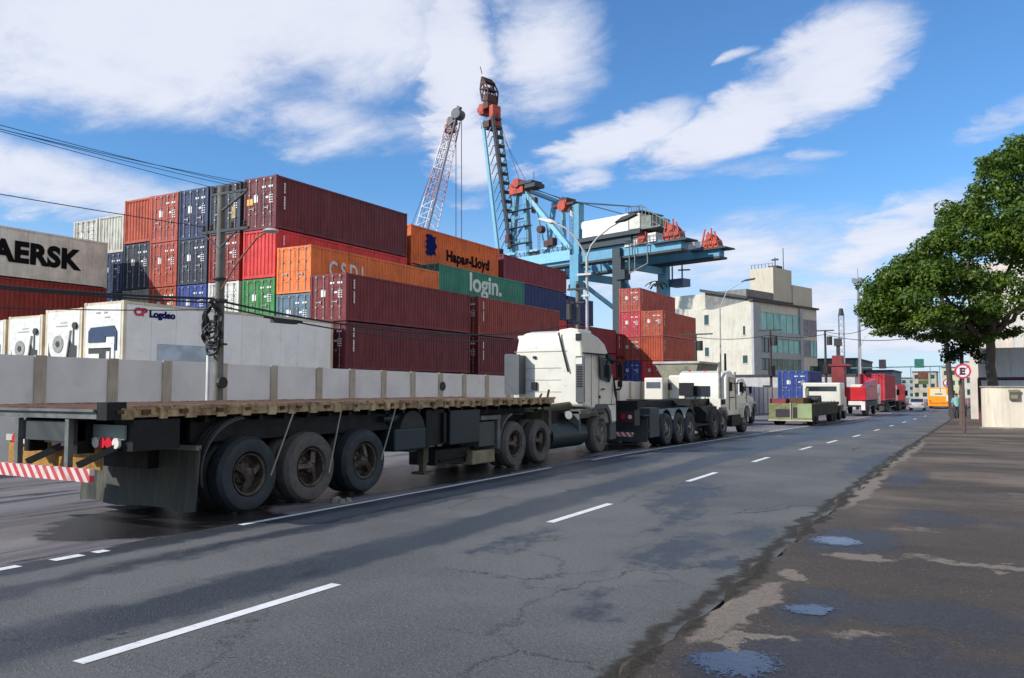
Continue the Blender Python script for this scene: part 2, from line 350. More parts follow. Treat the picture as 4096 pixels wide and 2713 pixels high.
struct(sheet('ground', -2500, 2500, YS, -0.03, M_YARD, [-2500, -300, -60, -18, -1.7, 40, 300, 2500]))
struct(sheet('road', -18.0, -1.80, [-30, -10] + [i * 2.0 for i in range(0, 71)] + [200, 300], 0.0, M_ROAD))
# pavement: an old asphalt apron with a low broken edge
def pavement():
    b = MB(); rows = []
    ys = [-10.0] + [i * 0.15 for i in range(0, 200)] + [30 + i * 1.5 for i in range(0, 75)] + [200, 300]
    random.seed(3)
    for y in ys:
        e = -1.80 + 0.05 * math.sin(y * 2.3) + 0.035 * math.sin(y * 6.1 + 1) + random.uniform(-0.02, 0.02)
        g = gz(y); hgt = 0.055 if y < 30 else 0.10
        rows.append([b.v((e - 0.03, y, g - 0.02)), b.v((e, y, g + hgt * 0.7)), b.v((e + 0.05, y, g + hgt)), b.v((8, y, g + hgt)), b.v((30, y, g + hgt))])
    for A, B in zip(rows[:-1], rows[1:]):
        for i in range(4): b.f(A[i], A[i + 1], B[i + 1], B[i])
    return b.build('pavement', M_PAVE)
struct(pavement())
# painted lane marks
def line(x, y0, y1, wd=0.11, name='lane_mark', label=None, group='white dashes between the two lanes'):
    ys = [y0 + (y1 - y0) * i / max(1, int((y1 - y0) / 1.0)) for i in range(int((y1 - y0) / 1.0) + 1)] if y1 - y0 > 2 else [y0, (y0 + y1) / 2, y1]
    xs = lambda t: x + (0 if t < 30 else 0)
    o = sheet(name, x - wd / 2, x + wd / 2, ys, 0.004, M_LINE)
    o['kind'] = 'structure'; return o
for y0, y1 in ((3.15, 5.45), (9.2, 11.1), (14.4, 16.2), (18.9, 20.4), (23.9, 25.6), (28.0, 30.0), (33, 35), (40, 42), (47, 49), (55, 57.5), (64, 67), (76, 79)):
    line(-4.78 + (y0 - 3) * 0.018 if y0 < 30 else -4.2, y0, y1)
line(-7.83, 7.2, 15.5, 0.09, 'edge_line'); line(-7.83, 17.6, 34, 0.09, 'edge_line'); line(-7.85, 34.5, 90, 0.09, 'edge_line')
line(-7.83, 3.3, 4.55, 0.12, 'edge_line'); line(-7.8, 4.85, 5.15, 0.13, 'edge_line'); line(-7.8, 5.28, 5.42, 0.13, 'edge_line')
# puddles
def water_mat():
    m = bpy.data.materials.new('puddle_water'); m.use_nodes = True; t = NT(m.node_tree); b = t.n['Principled BSDF']
    pos = t.node('ShaderNodeNewGeometry').outputs['Position']; gx_, gy_, gz_ = t.sep(t.node('ShaderNodeTexCoord').outputs['Generated'])
    b.inputs['Base Color'].default_value = (0.010, 0.020, 0.050, 1); b.inputs['IOR'].default_value = 1.5  # blue base paints in some of the reflected sky
    n = t.noise(pos, 24, 5, 0.7); n2 = t.noise(pos, 60, 4, .7)
    e = t.ell(gx_, gy_, .5, .5, .5, .5)
    a = t.step(t.m('ADD', e, t.m('ADD', t.m('MULTIPLY', t.m('SUBTRACT', n, .5), 2.2), t.m('MULTIPLY', t.m('SUBTRACT', n2, .5), 1.6))), .28, .58)
    t.put(b.inputs['Alpha'], a); b.inputs['Roughness'].default_value = 0.06
    bn = t.node('ShaderNodeBump'); bn.inputs['Strength'].default_value = 0.25; bn.inputs['Distance'].default_value = 0.01; t.l.new(n, bn.inputs['Height']); t.l.new(bn.outputs[0], b.inputs['Normal'])
    return m
M_WATER = water_mat()
def puddle(cx, cy, rx, ry, rot, seed, z, label):
    random.seed(seed); b = MB((cx, cy, 0)); pts = []
    ph = [random.uniform(0, 6.28) for _ in range(5)]
    for i in range(56):
        a = 2 * math.pi * i / 56; r = 1 + 0.22 * math.sin(2 * a + ph[0]) + 0.14 * math.sin(3 * a + ph[1]) + 0.09 * math.sin(5 * a + ph[2]) + 0.07 * math.sin(9 * a + ph[3]) + 0.05 * math.sin(15 * a + ph[4])
        u, v = rx * r * math.cos(a), ry * r * math.sin(a); c, s = math.cos(R_(rot)), math.sin(R_(rot))
        pts.append((cx + u * c - v * s, cy + u * s + v * c, z))
    b.poly(pts); o = b.build('puddle', M_WATER); o.location = (cx, cy, 0)
    tag(o, label, 'puddle', 'rain puddles on the pavement')
puddle(-1.27, 4.92, .27, .32, 10, 1, 0.059, 'large pale reflecting puddle on the pavement nearest the camera beside the cracked gutter')
puddle(-1.13, 6.36, .21, .15, 15, 2, 0.059, 'small bright blue puddle in the middle of the near pavement, beyond the large one')
puddle(-1.38, 9.28, .24, .36, 5, 3, 0.059, 'broken blue puddle just before the pale concrete strip across the pavement')

# ================================================================== CONTAINERS
CW, CH = 2.52, 2.58
def corr(b, axis_pts, z0, z1, fixed, axis, depth=0.045, period=0.28):
    """corrugated sheet; axis 'y': runs along y at x=fixed (outer face), axis 'x': runs along x at y=fixed"""
    a0, a1 = axis_pts; n = max(2, round((a1 - a0) / period)); p = (a1 - a0) / n; sgn = 1 if fixed[1] > 0 else -1; f0 = fixed[0]
    prof = []
    for i in range(n):
        s = a0 + i * p; prof += [(s, 0), (s + .28 * p, 0), (s + .5 * p, depth), (s + .78 * p, depth)]
    prof.append((a1, 0))
    mk = (lambda s, d, z: (f0 - sgn * d, s, z)) if axis == 'y' else (lambda s, d, z: (s, f0 - sgn * d, z))
    lo = [b.v(mk(s, d, z0)) for s, d in prof]; hi = [b.v(mk(s, d, z1)) for s, d in prof]
    for i in range(len(prof) - 1): b.f(lo[i], lo[i + 1], hi[i + 1], hi[i])
M_SEAL = mat('door_seal', (0.02, 0.02, 0.022), 0.8)
M_BAR = mat('galvanised', (0.30, 0.28, 0.27), 0.45, metal=0.4, var=0.4, scale=8)
M_PLAC = mat('white_placard', (0.72, 0.72, 0.70), 0.5, var=0.2, scale=12)
M_WHITE_TXT = mat('white_lettering', (0.68, 0.68, 0.66), 0.6, var=0.25, dirt=0.2, dirtcol=(0.3, 0.2, 0.18), scale=6)
M_YELMARK = mat('yellow_marking', (0.75, 0.36, 0.03), 0.5)
M_TMPL = mat('template_paint', (0.3, 0.1, 0.1), 0.5)
def container_template(L, kind, marks=True):
    """kind: doors / blank / reefer / smooth"""
    root = thing('shipping_container', 'x', 'shipping container', (0, 0, -500))
    hw = CW / 2; b = MB()
    if kind in ('reefer', 'smooth'):
        for x in (-hw + .03, hw - .03):
            sg = 1 if x > 0 else -1; n = int(L / 1.15)
            for i in range(n):
                y0 = 0.12 + (L - .24) * i / n; y1 = 0.12 + (L - .24) * (i + 1) / n - 0.012
                b.box(min(x - sg * .03, x), max(x - sg * .03, x), y0, y1, .17, CH - .12)
        b.box(-hw + .06, hw - .06, .1, L - .05, .15, CH - .03)
        for i in range(1, 5): b.box(hw - .031, hw - .024, .15, L - .15, .17 + i * .47, .17 + i * .47 + .035)
    else:
        corr(b, (.14, L - .14), .16, CH - .1, (hw - .02, 1), 'y'); corr(b, (.14, L - .14), .16, CH - .1, (-hw + .02, -1), 'y')
        corr(b, (-hw + .12, hw - .12), .16, CH - .1, (L - .03, 1), 'x')
        b.quad((-hw + .03, .05, CH - .03), (hw - .03, .05, CH - .03), (hw - .03, L - .05, CH - .03), (-hw + .03, L - .05, CH - .03))
        b.quad((-hw + .03, .05, .14), (hw - .03, .05, .14), (hw - .03, L - .05, .14), (-hw + .03, L - .05, .14))
        if kind == 'blank': corr(b, (-hw + .12, hw - .12), .16, CH - .12, (.04, -1), 'x', 0.05, 0.30)
        else: b.box(-hw + .1, hw - .1, .10, .14, .15, CH - .1)
    b.build('body', M_TMPL, root)
    b = MB()
    for x in (-hw, hw - .13):
        for y in (0, L - .14): b.box(x, x + .13, y, y + .14, .10, CH - .10)
    for x in (-hw + .004, hw - .10): b.box(x, x + .096, .14, L - .14, 0.02, .16); b.box(x + (.03 if x > 0 else 0), x + (.096 if x > 0 else .066), .14, L - .14, CH - .11, CH - .015)
    for y in (0.01, L - .12): b.box(-hw + .13, hw - .13, y, y + .11, .0, .15); b.box(-hw + .13, hw - .13, y, y + .11, CH - .12, CH - .01)
    for x in (-hw - .003, hw - .175):
        for y in (-.004, L - .174):
            for z in (-.005, CH - .115): b.box(x, x + .178, y, y + .178, z, z + .12)
    b.build('frame', M_TMPL, root)
    if kind in ('doors', 'smooth'):
        for k, (xa, xb) in enumerate(((-hw + .135, -.012), (.012, hw - .135))):
            b = MB(); b.box(xa, xb, .055, .09, .16, CH - .13)
            b.box(xa, xa + .07, .035, .055, .16, CH - .13); b.box(xb - .07, xb, .035, .055, .16, CH - .13)
            for z in (.16, .62, 1.22, 1.82, CH - .21): b.box(xa + .07, xb - .07, .035, .055, z, z + .08)
            d = b.build('door', M_TMPL, root)
            for q in (.26, .74):
                xc = xa + (xb - xa) * q; lb = MB(); lb.cyl((xc, .015, .08), (xc, .015, CH - .05), .020, 6)
                for z in (.14, .75, 1.7, CH - .18): lb.box(xc - .055, xc + .055, -.012, .034, z, z + .075)
                lb.build('lock_bar', M_BAR, d)
            h = MB(); h.box(xa + .28, xa + .62, -.002, .014, 1.02, 1.07); h.box(xa + .55, xa + .64, -.004, .012, .96, 1.12); h.build('door_handle', M_BAR, d)
            if marks:
                pl = MB()
                if k == 0: pl.box(xa + .62, xa + .93, .028, .035, 1.35, 1.72); pl.build('placard', M_PLAC, d)
                else:
                    for (a0, a1, z0, z1) in ((.42, .62, 1.50, 1.60), (.12, .40, 2.02, 2.12), (.62, .95, 2.02, 2.12)): MB().box(xa + a0, xa + a1, .028, .035, z0, z1).build('placard', M_PLAC, d)
                    for z in (1.62, 1.5, 1.38, 1.26): pl.box(xa + .68, xa + .95, .028, .035, z, z + .05)
                    pl.box(xa + .68, xa + .70, .028, .034, 1.26, 1.67); pl.build('door_marking', M_PLAC, d)
    if marks and kind in ('doors', 'blank'):
        mk = MB(); z = 2.18
        for i in range(9):
            mk.box(hw - .019, hw - .015, .62, .74, z, z + .085); mk.box(hw - .019, hw - .015, .655, .70, z - .045, z)
            z -= .13 if i != 3 else .26
        mk.build('marking', M_WHITE_TXT, root)
    return root
TPL = {}
def tpl(L, kind, marks=True):
    k = (L, kind, marks)
    if k not in TPL: TPL[k] = container_template(L, kind, marks)
    return TPL[k]
def place(xr, y0, z0, H, paintm, label, L=12.19, kind='doors', marks=True, group='shipping containers stacked behind the wall', rz=0.0):
    t = tpl(L, kind, marks); r = dup(t); r.location = (xr - CW / 2, y0, z0); r.rotation_euler = (0, 0, rz); r.scale = (1, 1, (H - .02) / CH)
    r['label'] = label; r['category'] = 'reefer container' if kind == 'reefer' else 'shipping container'; r['group'] = group
    for ch in r.children:
        if ch.name.split('.')[0] in ('body', 'frame', 'door'):
            ch.material_slots[0].link = 'OBJECT'; ch.material_slots[0].material = paintm
    return r
PT = dict(pale=paint('paint_pale_grey', (206, 204, 196), .15, rc=(.32, .30, .27)), maroon=paint('paint_maroon', (112, 36, 38), .25), maroon2=paint('paint_maroon_dark', (98, 32, 38), .25), brown=paint('paint_redbrown', (138, 56, 44), .3), oxide=paint('paint_oxide', (132, 42, 36), .3),
          red=paint('paint_red', (204, 56, 54), .25), orange=paint('paint_orange', (224, 116, 54), .3), orange2=paint('paint_orange_bright', (214, 100, 34), .25), rust=paint('paint_rust_orange', (172, 76, 50), .35),
          brick=paint('paint_brick', (172, 76, 58), .45), green=paint('paint_green', (52, 124, 66), .3), login=paint('paint_teal_green', (52, 128, 106), .12), blue=paint('paint_blue', (44, 70, 140), .25),
          navy=paint('paint_navy', (36, 52, 88), .35), slate=paint('paint_slate', (44, 56, 72), .4), steel=paint('paint_steelblue', (86, 112, 130), .4), white=paint('paint_white', (206, 206, 200), .30),
          cream=paint('paint_cream', (196, 194, 180), .42), grey=paint('paint_grey', (150, 150, 142), .4), navy2=paint('paint_deepblue', (30, 44, 96), .2), crimson=paint('paint_crimson', (184, 50, 62), .3), wine=paint('paint_wine', (120, 38, 50), .2))
YA = 33.5
K = [-28.96, -31.45, -34.12, -36.95, -39.65, -42.3, -44.85, -47.45, -50.15]
c = place
# front column
c(K[0], YA, 5.20, 2.55, PT['maroon'], 'maroon container with a white door placard, top tier beside the white reefer end')
c(K[0], YA, 2.62, 2.55, PT['maroon2'], 'dark maroon container, second tier beside the long white reefer')
c(K[0], YA, 0.02, 2.55, PT['maroon2'], 'maroon container at the foot of the front stack, mostly hidden behind the wall')
c(-28.96, 46.7, 5.15, 2.62, PT['brown'], 'red-brown container on top, under the green one, left of the tractor cab roof')
c(-28.96, 46.7, 2.55, 2.58, PT['maroon2'], 'dark maroon container under the red-brown one, left of the tractor cab')
# orange / steel blue column
og = c(K[1], YA, 6.85, 2.60, PT['orange'], 'orange container with large white letters half hidden behind the maroon one', marks=False)
c(K[1], YA, 4.22, 2.60, PT['steel'], 'steel-blue container with grey doors under the orange one')
c(K[1], YA, 1.60, 2.60, PT['brown'], 'brown container under the steel-blue one, hidden behind the white reefer')
lg = c(-32.2, 46.8, 7.78, 2.45, PT['login'], 'green container reading login in white', marks=False)
hp = c(-34.9, 47.2, 10.50, 2.80, PT['orange2'], 'bright orange container with a dark blue emblem, top of its stack', marks=False)
c(-34.9, 47.2, 7.80, 2.68, PT['red'], 'red container beneath the orange one with the blue emblem, behind the green one', marks=False)
# high block
c(K[2], YA, 10.62, 3.03, PT['maroon2'], 'long dark maroon container, highest of all, with a yellow patch on its doors')
c(K[2], YA, 7.85, 2.75, PT['red'], 'bright red container with a corrugated end under the highest maroon one', kind='blank')
c(K[2], YA, 5.22, 2.60, PT['green'], 'green container with a white placard on its doors')
c(K[3], YA, 10.62, 2.98, PT['slate'], 'slate-blue container at the top behind the utility pole')
c(K[3], YA, 7.85, 2.75, PT['oxide'], 'dark red container half hidden by the utility pole')
c(K[3], YA, 5.22, 2.60, PT['white'], 'white container at the bottom behind the utility pole')
c(K[4], YA, 10.58, 3.05, PT['navy'], 'navy container on top of the fourth stack from the left end of the high block')
c(K[4], YA, 7.85, 2.72, PT['slate'], 'dirty slate container between the navy one above and the bright blue one below')
c(K[4], YA, 5.22, 2.60, PT['blue'], 'bright blue container at the bottom of its stack, behind the white reefer')
c(K[5], YA, 10.62, 3.0, PT['brick'], 'brick-red container with doors, top of its stack beside the navy one')
c(K[5], YA, 7.85, 2.75, PT['brick'], 'brick-red container in the middle of the brick-red stack')
c(K[5], YA, 5.22, 2.60, PT['rust'], 'rusty orange container at the bottom of the brick-red stack')
c(K[6], YA, 10.80, 2.80, PT['rust'], 'rust-orange container with a corrugated end, top left corner of the high block', kind='blank')
c(K[6], YA, 7.85, 2.90, PT['slate'], 'dark slate container with green stains under the rust-orange one')
c(K[6], YA, 5.22, 2.60, PT['grey'], 'grey container under the dark slate one, just showing over the white reefer', kind='blank')
c(K[7], YA, 10.35, 2.45, PT['cream'], 'cream corrugated container end next to the rust-orange one', kind='blank')
c(K[7], YA, 7.75, 2.58, PT['navy'], 'dark navy container between the grey lettered container and the slate one')
c(K[7], YA, 5.15, 2.58, PT['navy2'], 'deep blue container below the dark navy one, near the left edge')
c(K[8], YA, 10.35, 2.42, PT['cream'], 'cream container with doors, farthest left of the high block')
# third row
c(-34.9, 60.3, 10.85, 2.15, PT['wine'], 'wine-red container with a pinkish end right of the orange one with the emblem', kind='blank', marks=False)
c(-34.9, 60.3, 8.20, 2.62, PT['navy2'], 'deep blue container with a pale patch under the wine-red one', marks=False)
c(-34.9, 72.8, 8.05, 2.62, PT['navy2'], 'deep blue short container right of the street lamp post', L=6.06, kind='blank', marks=False)
c(-34.9, 60.3, 5.58, 2.60, PT['red'], 'red container under the deep blue one, just above the tractor roof')
c(-34.9, 72.8, 5.4, 2.60, PT['wine'], 'wine-red container right of the tractor roof', kind='blank', marks=False)
c(-34.9, 85.3, 5.1, 2.60, PT['maroon'], 'maroon container farthest along the long row, touching the separate high stack', kind='blank')
c(-34.9, 72.8, 2.75, 2.60, PT['wine'], 'wine container in the lower tier behind the tractor cab side', kind='blank')
c(-34.9, 85.3, 2.45, 2.60, PT['maroon2'], 'dark maroon container in the lower tier left of the separate high stack', kind='blank')
# separate stack on the right
XS, YS2 = -33.0, 87.5
c(XS, YS2, 10.2, 2.7, PT['brick'], 'brick-red container on the very top of the separate right-hand stack')
c(XS, YS2, 7.35, 2.82, PT['crimson'], 'crimson container, second from the top of the right-hand stack')
c(XS, YS2, 4.72, 2.60, PT['brick'], 'brick-red container above the blue one in the right-hand stack')
c(XS, YS2, 2.1, 2.60, PT['blue'], 'blue container at the bottom of the right-hand stack, beside the mirror of the cab')
c(-30.4, YS2, 7.40, 2.85, PT['rust'], 'rust-red container, top of the shorter right-hand stack')
c(-30.4, YS2, 4.72, 2.65, PT['rust'], 'rust-red container in the middle of the shorter right-hand stack', kind='blank')
c(-30.4, YS2, 2.1, 2.60, PT['red'], 'red container at the bottom of the shorter right-hand stack, above the wall')
# letters
def on_side(root, body, size, y, z, m, nm='lettering', bold=0.0, sx=1.0, d=0.006, **k):
    s = root.scale[2]; o = text(body, size, (CW / 2 - .02 + d, y, z / s), RX, m, nm, root, bold, sx, **k); o.scale = (sx, 1.0 / s, 1); return o
on_side(og, 'CSDL', 1.25, 1.45, 1.02, M_WHITE_TXT, bold=.03, sx=.80, space=1.55)
M_PALE = mat('pale_lettering', (0.62, 0.72, 0.66), .6, var=.15)
on_side(lg, 'login.', 1.85, 3.85, .98, M_PALE, bold=.05, sx=1.2, space=1.0)
M_HBLUE = mat('dark_blue_lettering', (0.008, 0.014, 0.10), .9, var=.1, spec=.08); M_BLACK_TXT = mat('black_lettering', (0.008, 0.008, 0.010), .9, var=.1, spec=.08)
on_side(hp, 'Hapag-Lloyd', 1.12, 4.5, .78, M_BLACK_TXT, bold=.05, sx=1.05, space=1.06)
em = MB(); rr = hp.scale[2]
for k in range(4):
    zc = .78 + k * .37
    em.prism([(2.0, zc), (2.55, zc), (2.85, zc + .17), (2.55, zc + .34), (2.0, zc + .34), (1.75, zc + .17)], CW / 2 - .015, CW / 2 - .008, 'x')
em.prism([(2.05, 1.0), (3.0, 1.0), (3.05, 2.05), (2.05, 2.05)], CW / 2 - .015, CW / 2 - .012, 'x')
em.prism([(2.75, .95), (3.15, .80), (3.0, 1.2), (3.3, 1.5), (3.0, 1.8), (3.15, 2.2), (2.75, 2.05)], CW / 2 - .015, CW / 2 - .010, 'x')
em.build('emblem', M_HBLUE, hp)
# yellow patch on the highest container's doors
pk = MB((0, 0, 0)); hw = CW / 2
for o_ in col.objects:
    if o_.get('label', '').startswith('long dark maroon container'): hm = o_
    if o_.get('label', '').startswith('slate-blue container at the top'): sl_ = o_
MB().box(-hw + .22, -hw + .68, .020, .03, 1.25, 1.55).build('warning_sticker', M_YELMARK, hm)
MB().box(hw - .72, hw - .38, .020, .03, .75, 1.35).build('warning_sticker', mat('ochre_sticker', (.42, .28, .08), .5), sl_)
# grey lettered container, left edge
mk_ = c(-47.0, 19.95, 7.85, 2.82, PT['pale'], 'pale grey container reading MAERSK in large black letters', kind='smooth', marks=False)
mkx = mk_.scale[2]
text('MAERSK', 1.46, (hw + .004, 4.0, .84), RX, M_BLACK_TXT, 'lettering', mk_, .075, 1.0, space=1.06).scale = (1.13, 1.0, 1)
c(-47.0, 19.95, 5.22, 2.60, PT['oxide'], 'dark red corrugated container under the pale grey lettered one', marks=False)
c(-47.0, 19.95, 2.60, 2.58, PT['oxide'], 'dark red container of the tier hidden behind the reefers', marks=False)
# reefers
M_RDARK = mat('reefer_recess', (.03, .035, .035), .6); M_RBLUE = mat('reefer_blue_panel', (.016, .04, .10), .5, var=.3, scale=4)
M_RW = mat('reefer_panel', (.72, .71, .66), .5, var=.15, dirt=.25, dirtcol=(.35, .25, .12), scale=3)
M_RGR = mat('reefer_grille', (.30, .30, .27), .6, var=.3, scale=9); M_PINK = mat('red_lettering', (.5, .03, .06), .6)
rw = mat('paint_reefer_white', (.80, .80, .78), .5, var=.08, dirt=.12, dirtcol=(.55, .53, .50), scale=1.2); rc_ = paint('paint_reefer_cream', (214, 206, 184), .25, rc=(.30, .18, .08))
def reefer_unit(r, style):
    u = MB(); u.box(-hw + .15, hw - .15, -.01, .10, .15, CH - .12); unit = u.build('cooling_unit', M_RW, r)
    if style == 'fan':
        F = .34
        b = MB(); b.box(-.9, .9, -.012, -.006, .20, .78); b.box(.66, .80, -.014, -.006, .95, 1.85); b.build('recess', M_RDARK, unit)
        b = MB(); b.prism([(-.98, 1.02 + F), (-.98, .30), (-.30, .30)], -.018, -.013, 'y'); b.prism([(.15, .30), (.98, .30), (.98, .70 + F), (.66, .74 + F), (.50, 1.0 + F)], -.018, -.013, 'y'); b.build('recess', M_RDARK, unit)
        f = MB(); f.prism([(-.98, 1.35 + F), (.58, 1.35 + F), (.36, .55), (.1, .35), (-.52, .35), (-.78, .8)], -.09, -.019, 'y'); f.build('fan_housing', M_RW, unit, bevel=.02)
        g = MB(); g.cyl((-.18, -.115, .78 + F), (-.18, -.088, .78 + F), .36, 24); g.build('fan_grille', M_RGR, unit)
        h = MB(); h.cyl((-.18, -.13, .78 + F), (-.18, -.116, .78 + F), .13, 16); h.build('fan_hub', M_RDARK, unit)
        h = MB(); h.cyl((.86, -.10, 1.86), (.86, -.01, 1.86), .14, 12); h.build('plug_box', M_RDARK, unit)
        l = MB(); l.box(-.5, .3, -.017, -.011, 1.84, 1.89); l.box(-.2, .28, -.017, -.011, 1.98, 2.02); l.build('unit_marking', M_RGR, unit)
    else:
        b = MB(); b.prism([(-.88, 1.02), (-.88, 1.45), (-.72, 1.60), (.74, 1.64), (.92, 1.42), (.92, .70), (.80, .70), (.80, 1.24), (.20, 1.24), (.20, 1.02)], -.05, -.012, 'y'); b.build('blue_panel', M_RBLUE, unit)
        b = MB(); b.box(-.9, .58, -.013, -.008, .12, .80); b.build('recess', M_RDARK, unit)
        f = MB(); f.box(-.92, .62, -.06, -.014, .80, .98); f.box(.62, .80, -.06, -.014, .0 + .12, .95); f.box(-.85, -.15, -.05, -.015, .15, .58); f.box(.30, .5, -.05, -.015, .15, .66); f.build('white_bar', M_RW, unit)
        l = MB(); l.box(-.45, -.15, -.017, -.011, 2.12, 2.19); l.box(.05, .3, -.017, -.011, 2.12, 2.19); l.box(.1, .45, -.017, -.011, 1.95, 2.0); l.build('unit_marking', M_RGR, unit)
R1 = c(-29.45, 20.9, 2.42, 2.72, rw, 'long white reefer container nearest the wall with a dark blue cooling panel on its end', kind='reefer', marks=False, group='reefer containers behind the wall')
R2 = c(-32.1, 20.9, 2.35, 2.62, rc_, 'cream reefer container with a round fan, second from the blue-panelled one', kind='reefer', marks=False, group='reefer containers behind the wall')
R2['label'] = 'cream reefer container with a round fan, directly left of the blue-panelled one'
R3 = c(-34.85, 20.9, 2.25, 2.55, rc_, 'cream reefer container with a round fan, between two others left of the blue-panelled one', kind='reefer', marks=False, group='reefer containers behind the wall')
R4 = c(-37.6, 20.9, 2.2, 2.5, rc_, 'cream reefer container cut by the left edge of the photo', kind='reefer', marks=False, group='reefer containers behind the wall')
M_RFR = paint('reefer_frame_rusty', (208, 196, 172), .35, rc=(.30, .15, .07))
for r_ in (R1, R2, R3, R4):
    for ch in r_.children:
        if ch.name.startswith('frame'): ch.material_slots[0].material = M_RFR
reefer_unit(R1, 'blue'); reefer_unit(R2, 'fan'); reefer_unit(R3, 'fan'); reefer_unit(R4, 'blue')
MB().box(hw - .02, hw - .010, 1.6, 4.6, .35, 1.0).build('repair_patch', mat('patch_bluegrey', (.42, .50, .58), .5), R1)
text('CP', .40, (hw - .012, .48, 2.06), RX, M_PINK, 'lettering', R1, .025, 1.2); text('Logdeo', .36, (hw - .012, 1.18, 2.03), RX, M_HBLUE, 'lettering', R1, .02, 1.15)
# lower-tier boxes carrying the reefers
for x_, lb in ((-29.45, 'blue-panelled reefer nearest the wall'), (-32.1, 'second reefer from the wall'), (-34.85, 'third reefer from the wall'), (-37.6, 'reefer at the left edge')):
    c(x_, 20.9, 0.0, 2.25, PT['cream'], 'cream container hidden behind the wall under the ' + lb, kind='blank', marks=False)

# ================================================================== WALL
M_WALL = mat('wall_panel', (.74, .72, .70), .75, var=.12, dirt=.15, dirtcol=(.54, .53, .51), scale=.8)
M_PIL = mat('wall_pilaster', (.46, .39, .31), .8, var=.2, dirt=.3, dirtcol=(.28, .23, .18), scale=2, streak=True)
WX = -18.0
wl = thing('boundary_wall', 'long grey panelled wall with narrow beige posts in front of the container stacks', 'wall', (WX, 0, 0))
b = MB((WX, 0, 0))
ys = [-6] + [i * 4.0 for i in range(0, 36)]
def wtop(y): return 2.38 - 0.0088 * max(0, y - 8) 
for y0, y1 in zip(ys[:-1], ys[1:]):
    P = [b.v((x, y, z)) for x, y, z in ((WX, y0, -2), (WX, y1, -2), (WX, y1, wtop(y1)), (WX, y0, wtop(y0)), (WX - .14, y0, -2), (WX - .14, y1, -2), (WX - .14, y1, wtop(y1)), (WX - .14, y0, wtop(y0)))]
    for q in ((0, 1, 2, 3), (4, 7, 6, 5), (3, 2, 6, 7)): b.f(*[P[i] for i in q])
b.build('wall_panel', M_WALL, wl)
py_ = [8.9, 10.77, 12.52, 14.03, 15.82 + .0, 17.69, 19.59, 21.16, 22.81, 24.5, 26.27, 27.94, 29.68] + [31.5 + 1.8 * i for i in range(30)]
for i, y in enumerate(py_):
    bb = MB((WX, 0, 0)); bb.box(WX - .02, WX + .045, y - .13, y + .13, -1.5, wtop(y) + .012); 
    p = bb.build('wall_post', M_PIL, wl)
sp = MB((WX, 0, 0))
dk = mat('dark_disc', (.02, .025, .025), .6)
b = MB((WX, 0, 0)); b.cyl((WX + .05, 26.35, 1.72), (WX + .09, 26.35, 1.72), .17, 20); tag(b.build('wall_disc', dk), 'round black disc fixed to the wall left of the tractor cab', 'disc')
bpy.data.objects['wall_disc'].location = (WX, 0, 0)
M_WIRE = mat('cable_black', (.012, .012, .014), .6); M_CONC = mat('pole_concrete', (.15, .145, .125), .85, var=.25, dirt=.35, dirtcol=(.11, .11, .09), scale=3, streak=True)
M_STEEL = mat('grey_steel', (.33, .35, .36), .5, metal=.4, var=.2); M_DKST = mat('dark_steel', (.035, .037, .04), .6, metal=.2, var=.3)
M_LAMP = mat('lamp_housing', (.62, .62, .58), .4)
M_WOODP = mat('pole_wood', (.055, .045, .04), .85, var=.3, scale=4)
# ---------------- utility pole on the left
PX, PY = -16.2, 14.1
up = thing('utility_pole', 'concrete utility pole with looped black cables behind the flatbed trailer', 'utility pole', (PX, PY, 0))
MB().cyl((0, 0, 0), (0, 0, 6.6), .135, 18, .095).build('pole', M_CONC, up, smooth=True)
MB().tube([(-.29, -.06, 0), (-.29, -.06, 2.55)], .045, 8).build('conduit', mat('white_conduit', (.75, .75, .72), .5), up)
b = MB()
b.box(-.62, 1.0, -.08, -.02, 5.46, 5.53); b.beam((-.5, -.06, 5.45), (0, -.06, 5.05), .035); b.beam((.6, -.06, 5.45), (0, -.06, 5.05), .035)
b.build('crossarm', M_DKST, up)
b = MB(); b.box(-.3, .95, -.08, -.03, 6.39, 6.45); b.beam((.9, -.06, 6.38), (.1, -.06, 6.0), .05); b.build('crossarm', M_DKST, up)
for x_, z_ in ((-.55, 5.53), (-.28, 5.53), (.45, 5.53), (.88, 5.53), (-.2, 6.45), (.35, 6.45), (.62, 6.45), (.88, 6.45)):
    MB().lathe([(.0, 0), (.035, 0), (.055, .05), (.03, .07), (.05, .12), (.02, .17), (0, .17)], (x_, -.06, z_), 'z', 10).build('insulator', mat('insulator_brown', (.10, .06, .05), .3), up)
b = MB()
for (cx, cz, rx, rz) in ((.0, 2.95, .24, .32), (.02, 2.92, .20, .24), (-.04, 3.3, .22, .45), (.06, 3.25, .24, .5), (0, 3.05, .28, .6), (.02, 2.86, .31, .26), (.0, 3.4, .16, .4)):
    pts = [(cx + rx * math.cos(a * math.pi / 12), -.22 + .05 * math.sin(a + cx * 9), cz + rz * math.sin(a * math.pi / 12)) for a in range(25)]
    b.tube(pts, .036, 6)
b.build('cable_coil', M_WIRE, up, smooth=True)
b = MB(); b.cyl((.20, -.1, 1.78), (.30, -.1, 1.78), .14, 14); b.build('cable_box', M_WIRE, up)
b = MB(); b.cyl((0, 0, 3.75), (0, 0, 3.82), .19, 16); b.cyl((0, 0, 4.3), (0, 0, 4.34), .185, 16); b.cyl((0, 0, 2.7), (0, 0, 2.74), .20, 16); b.build('band', M_DKST, up)
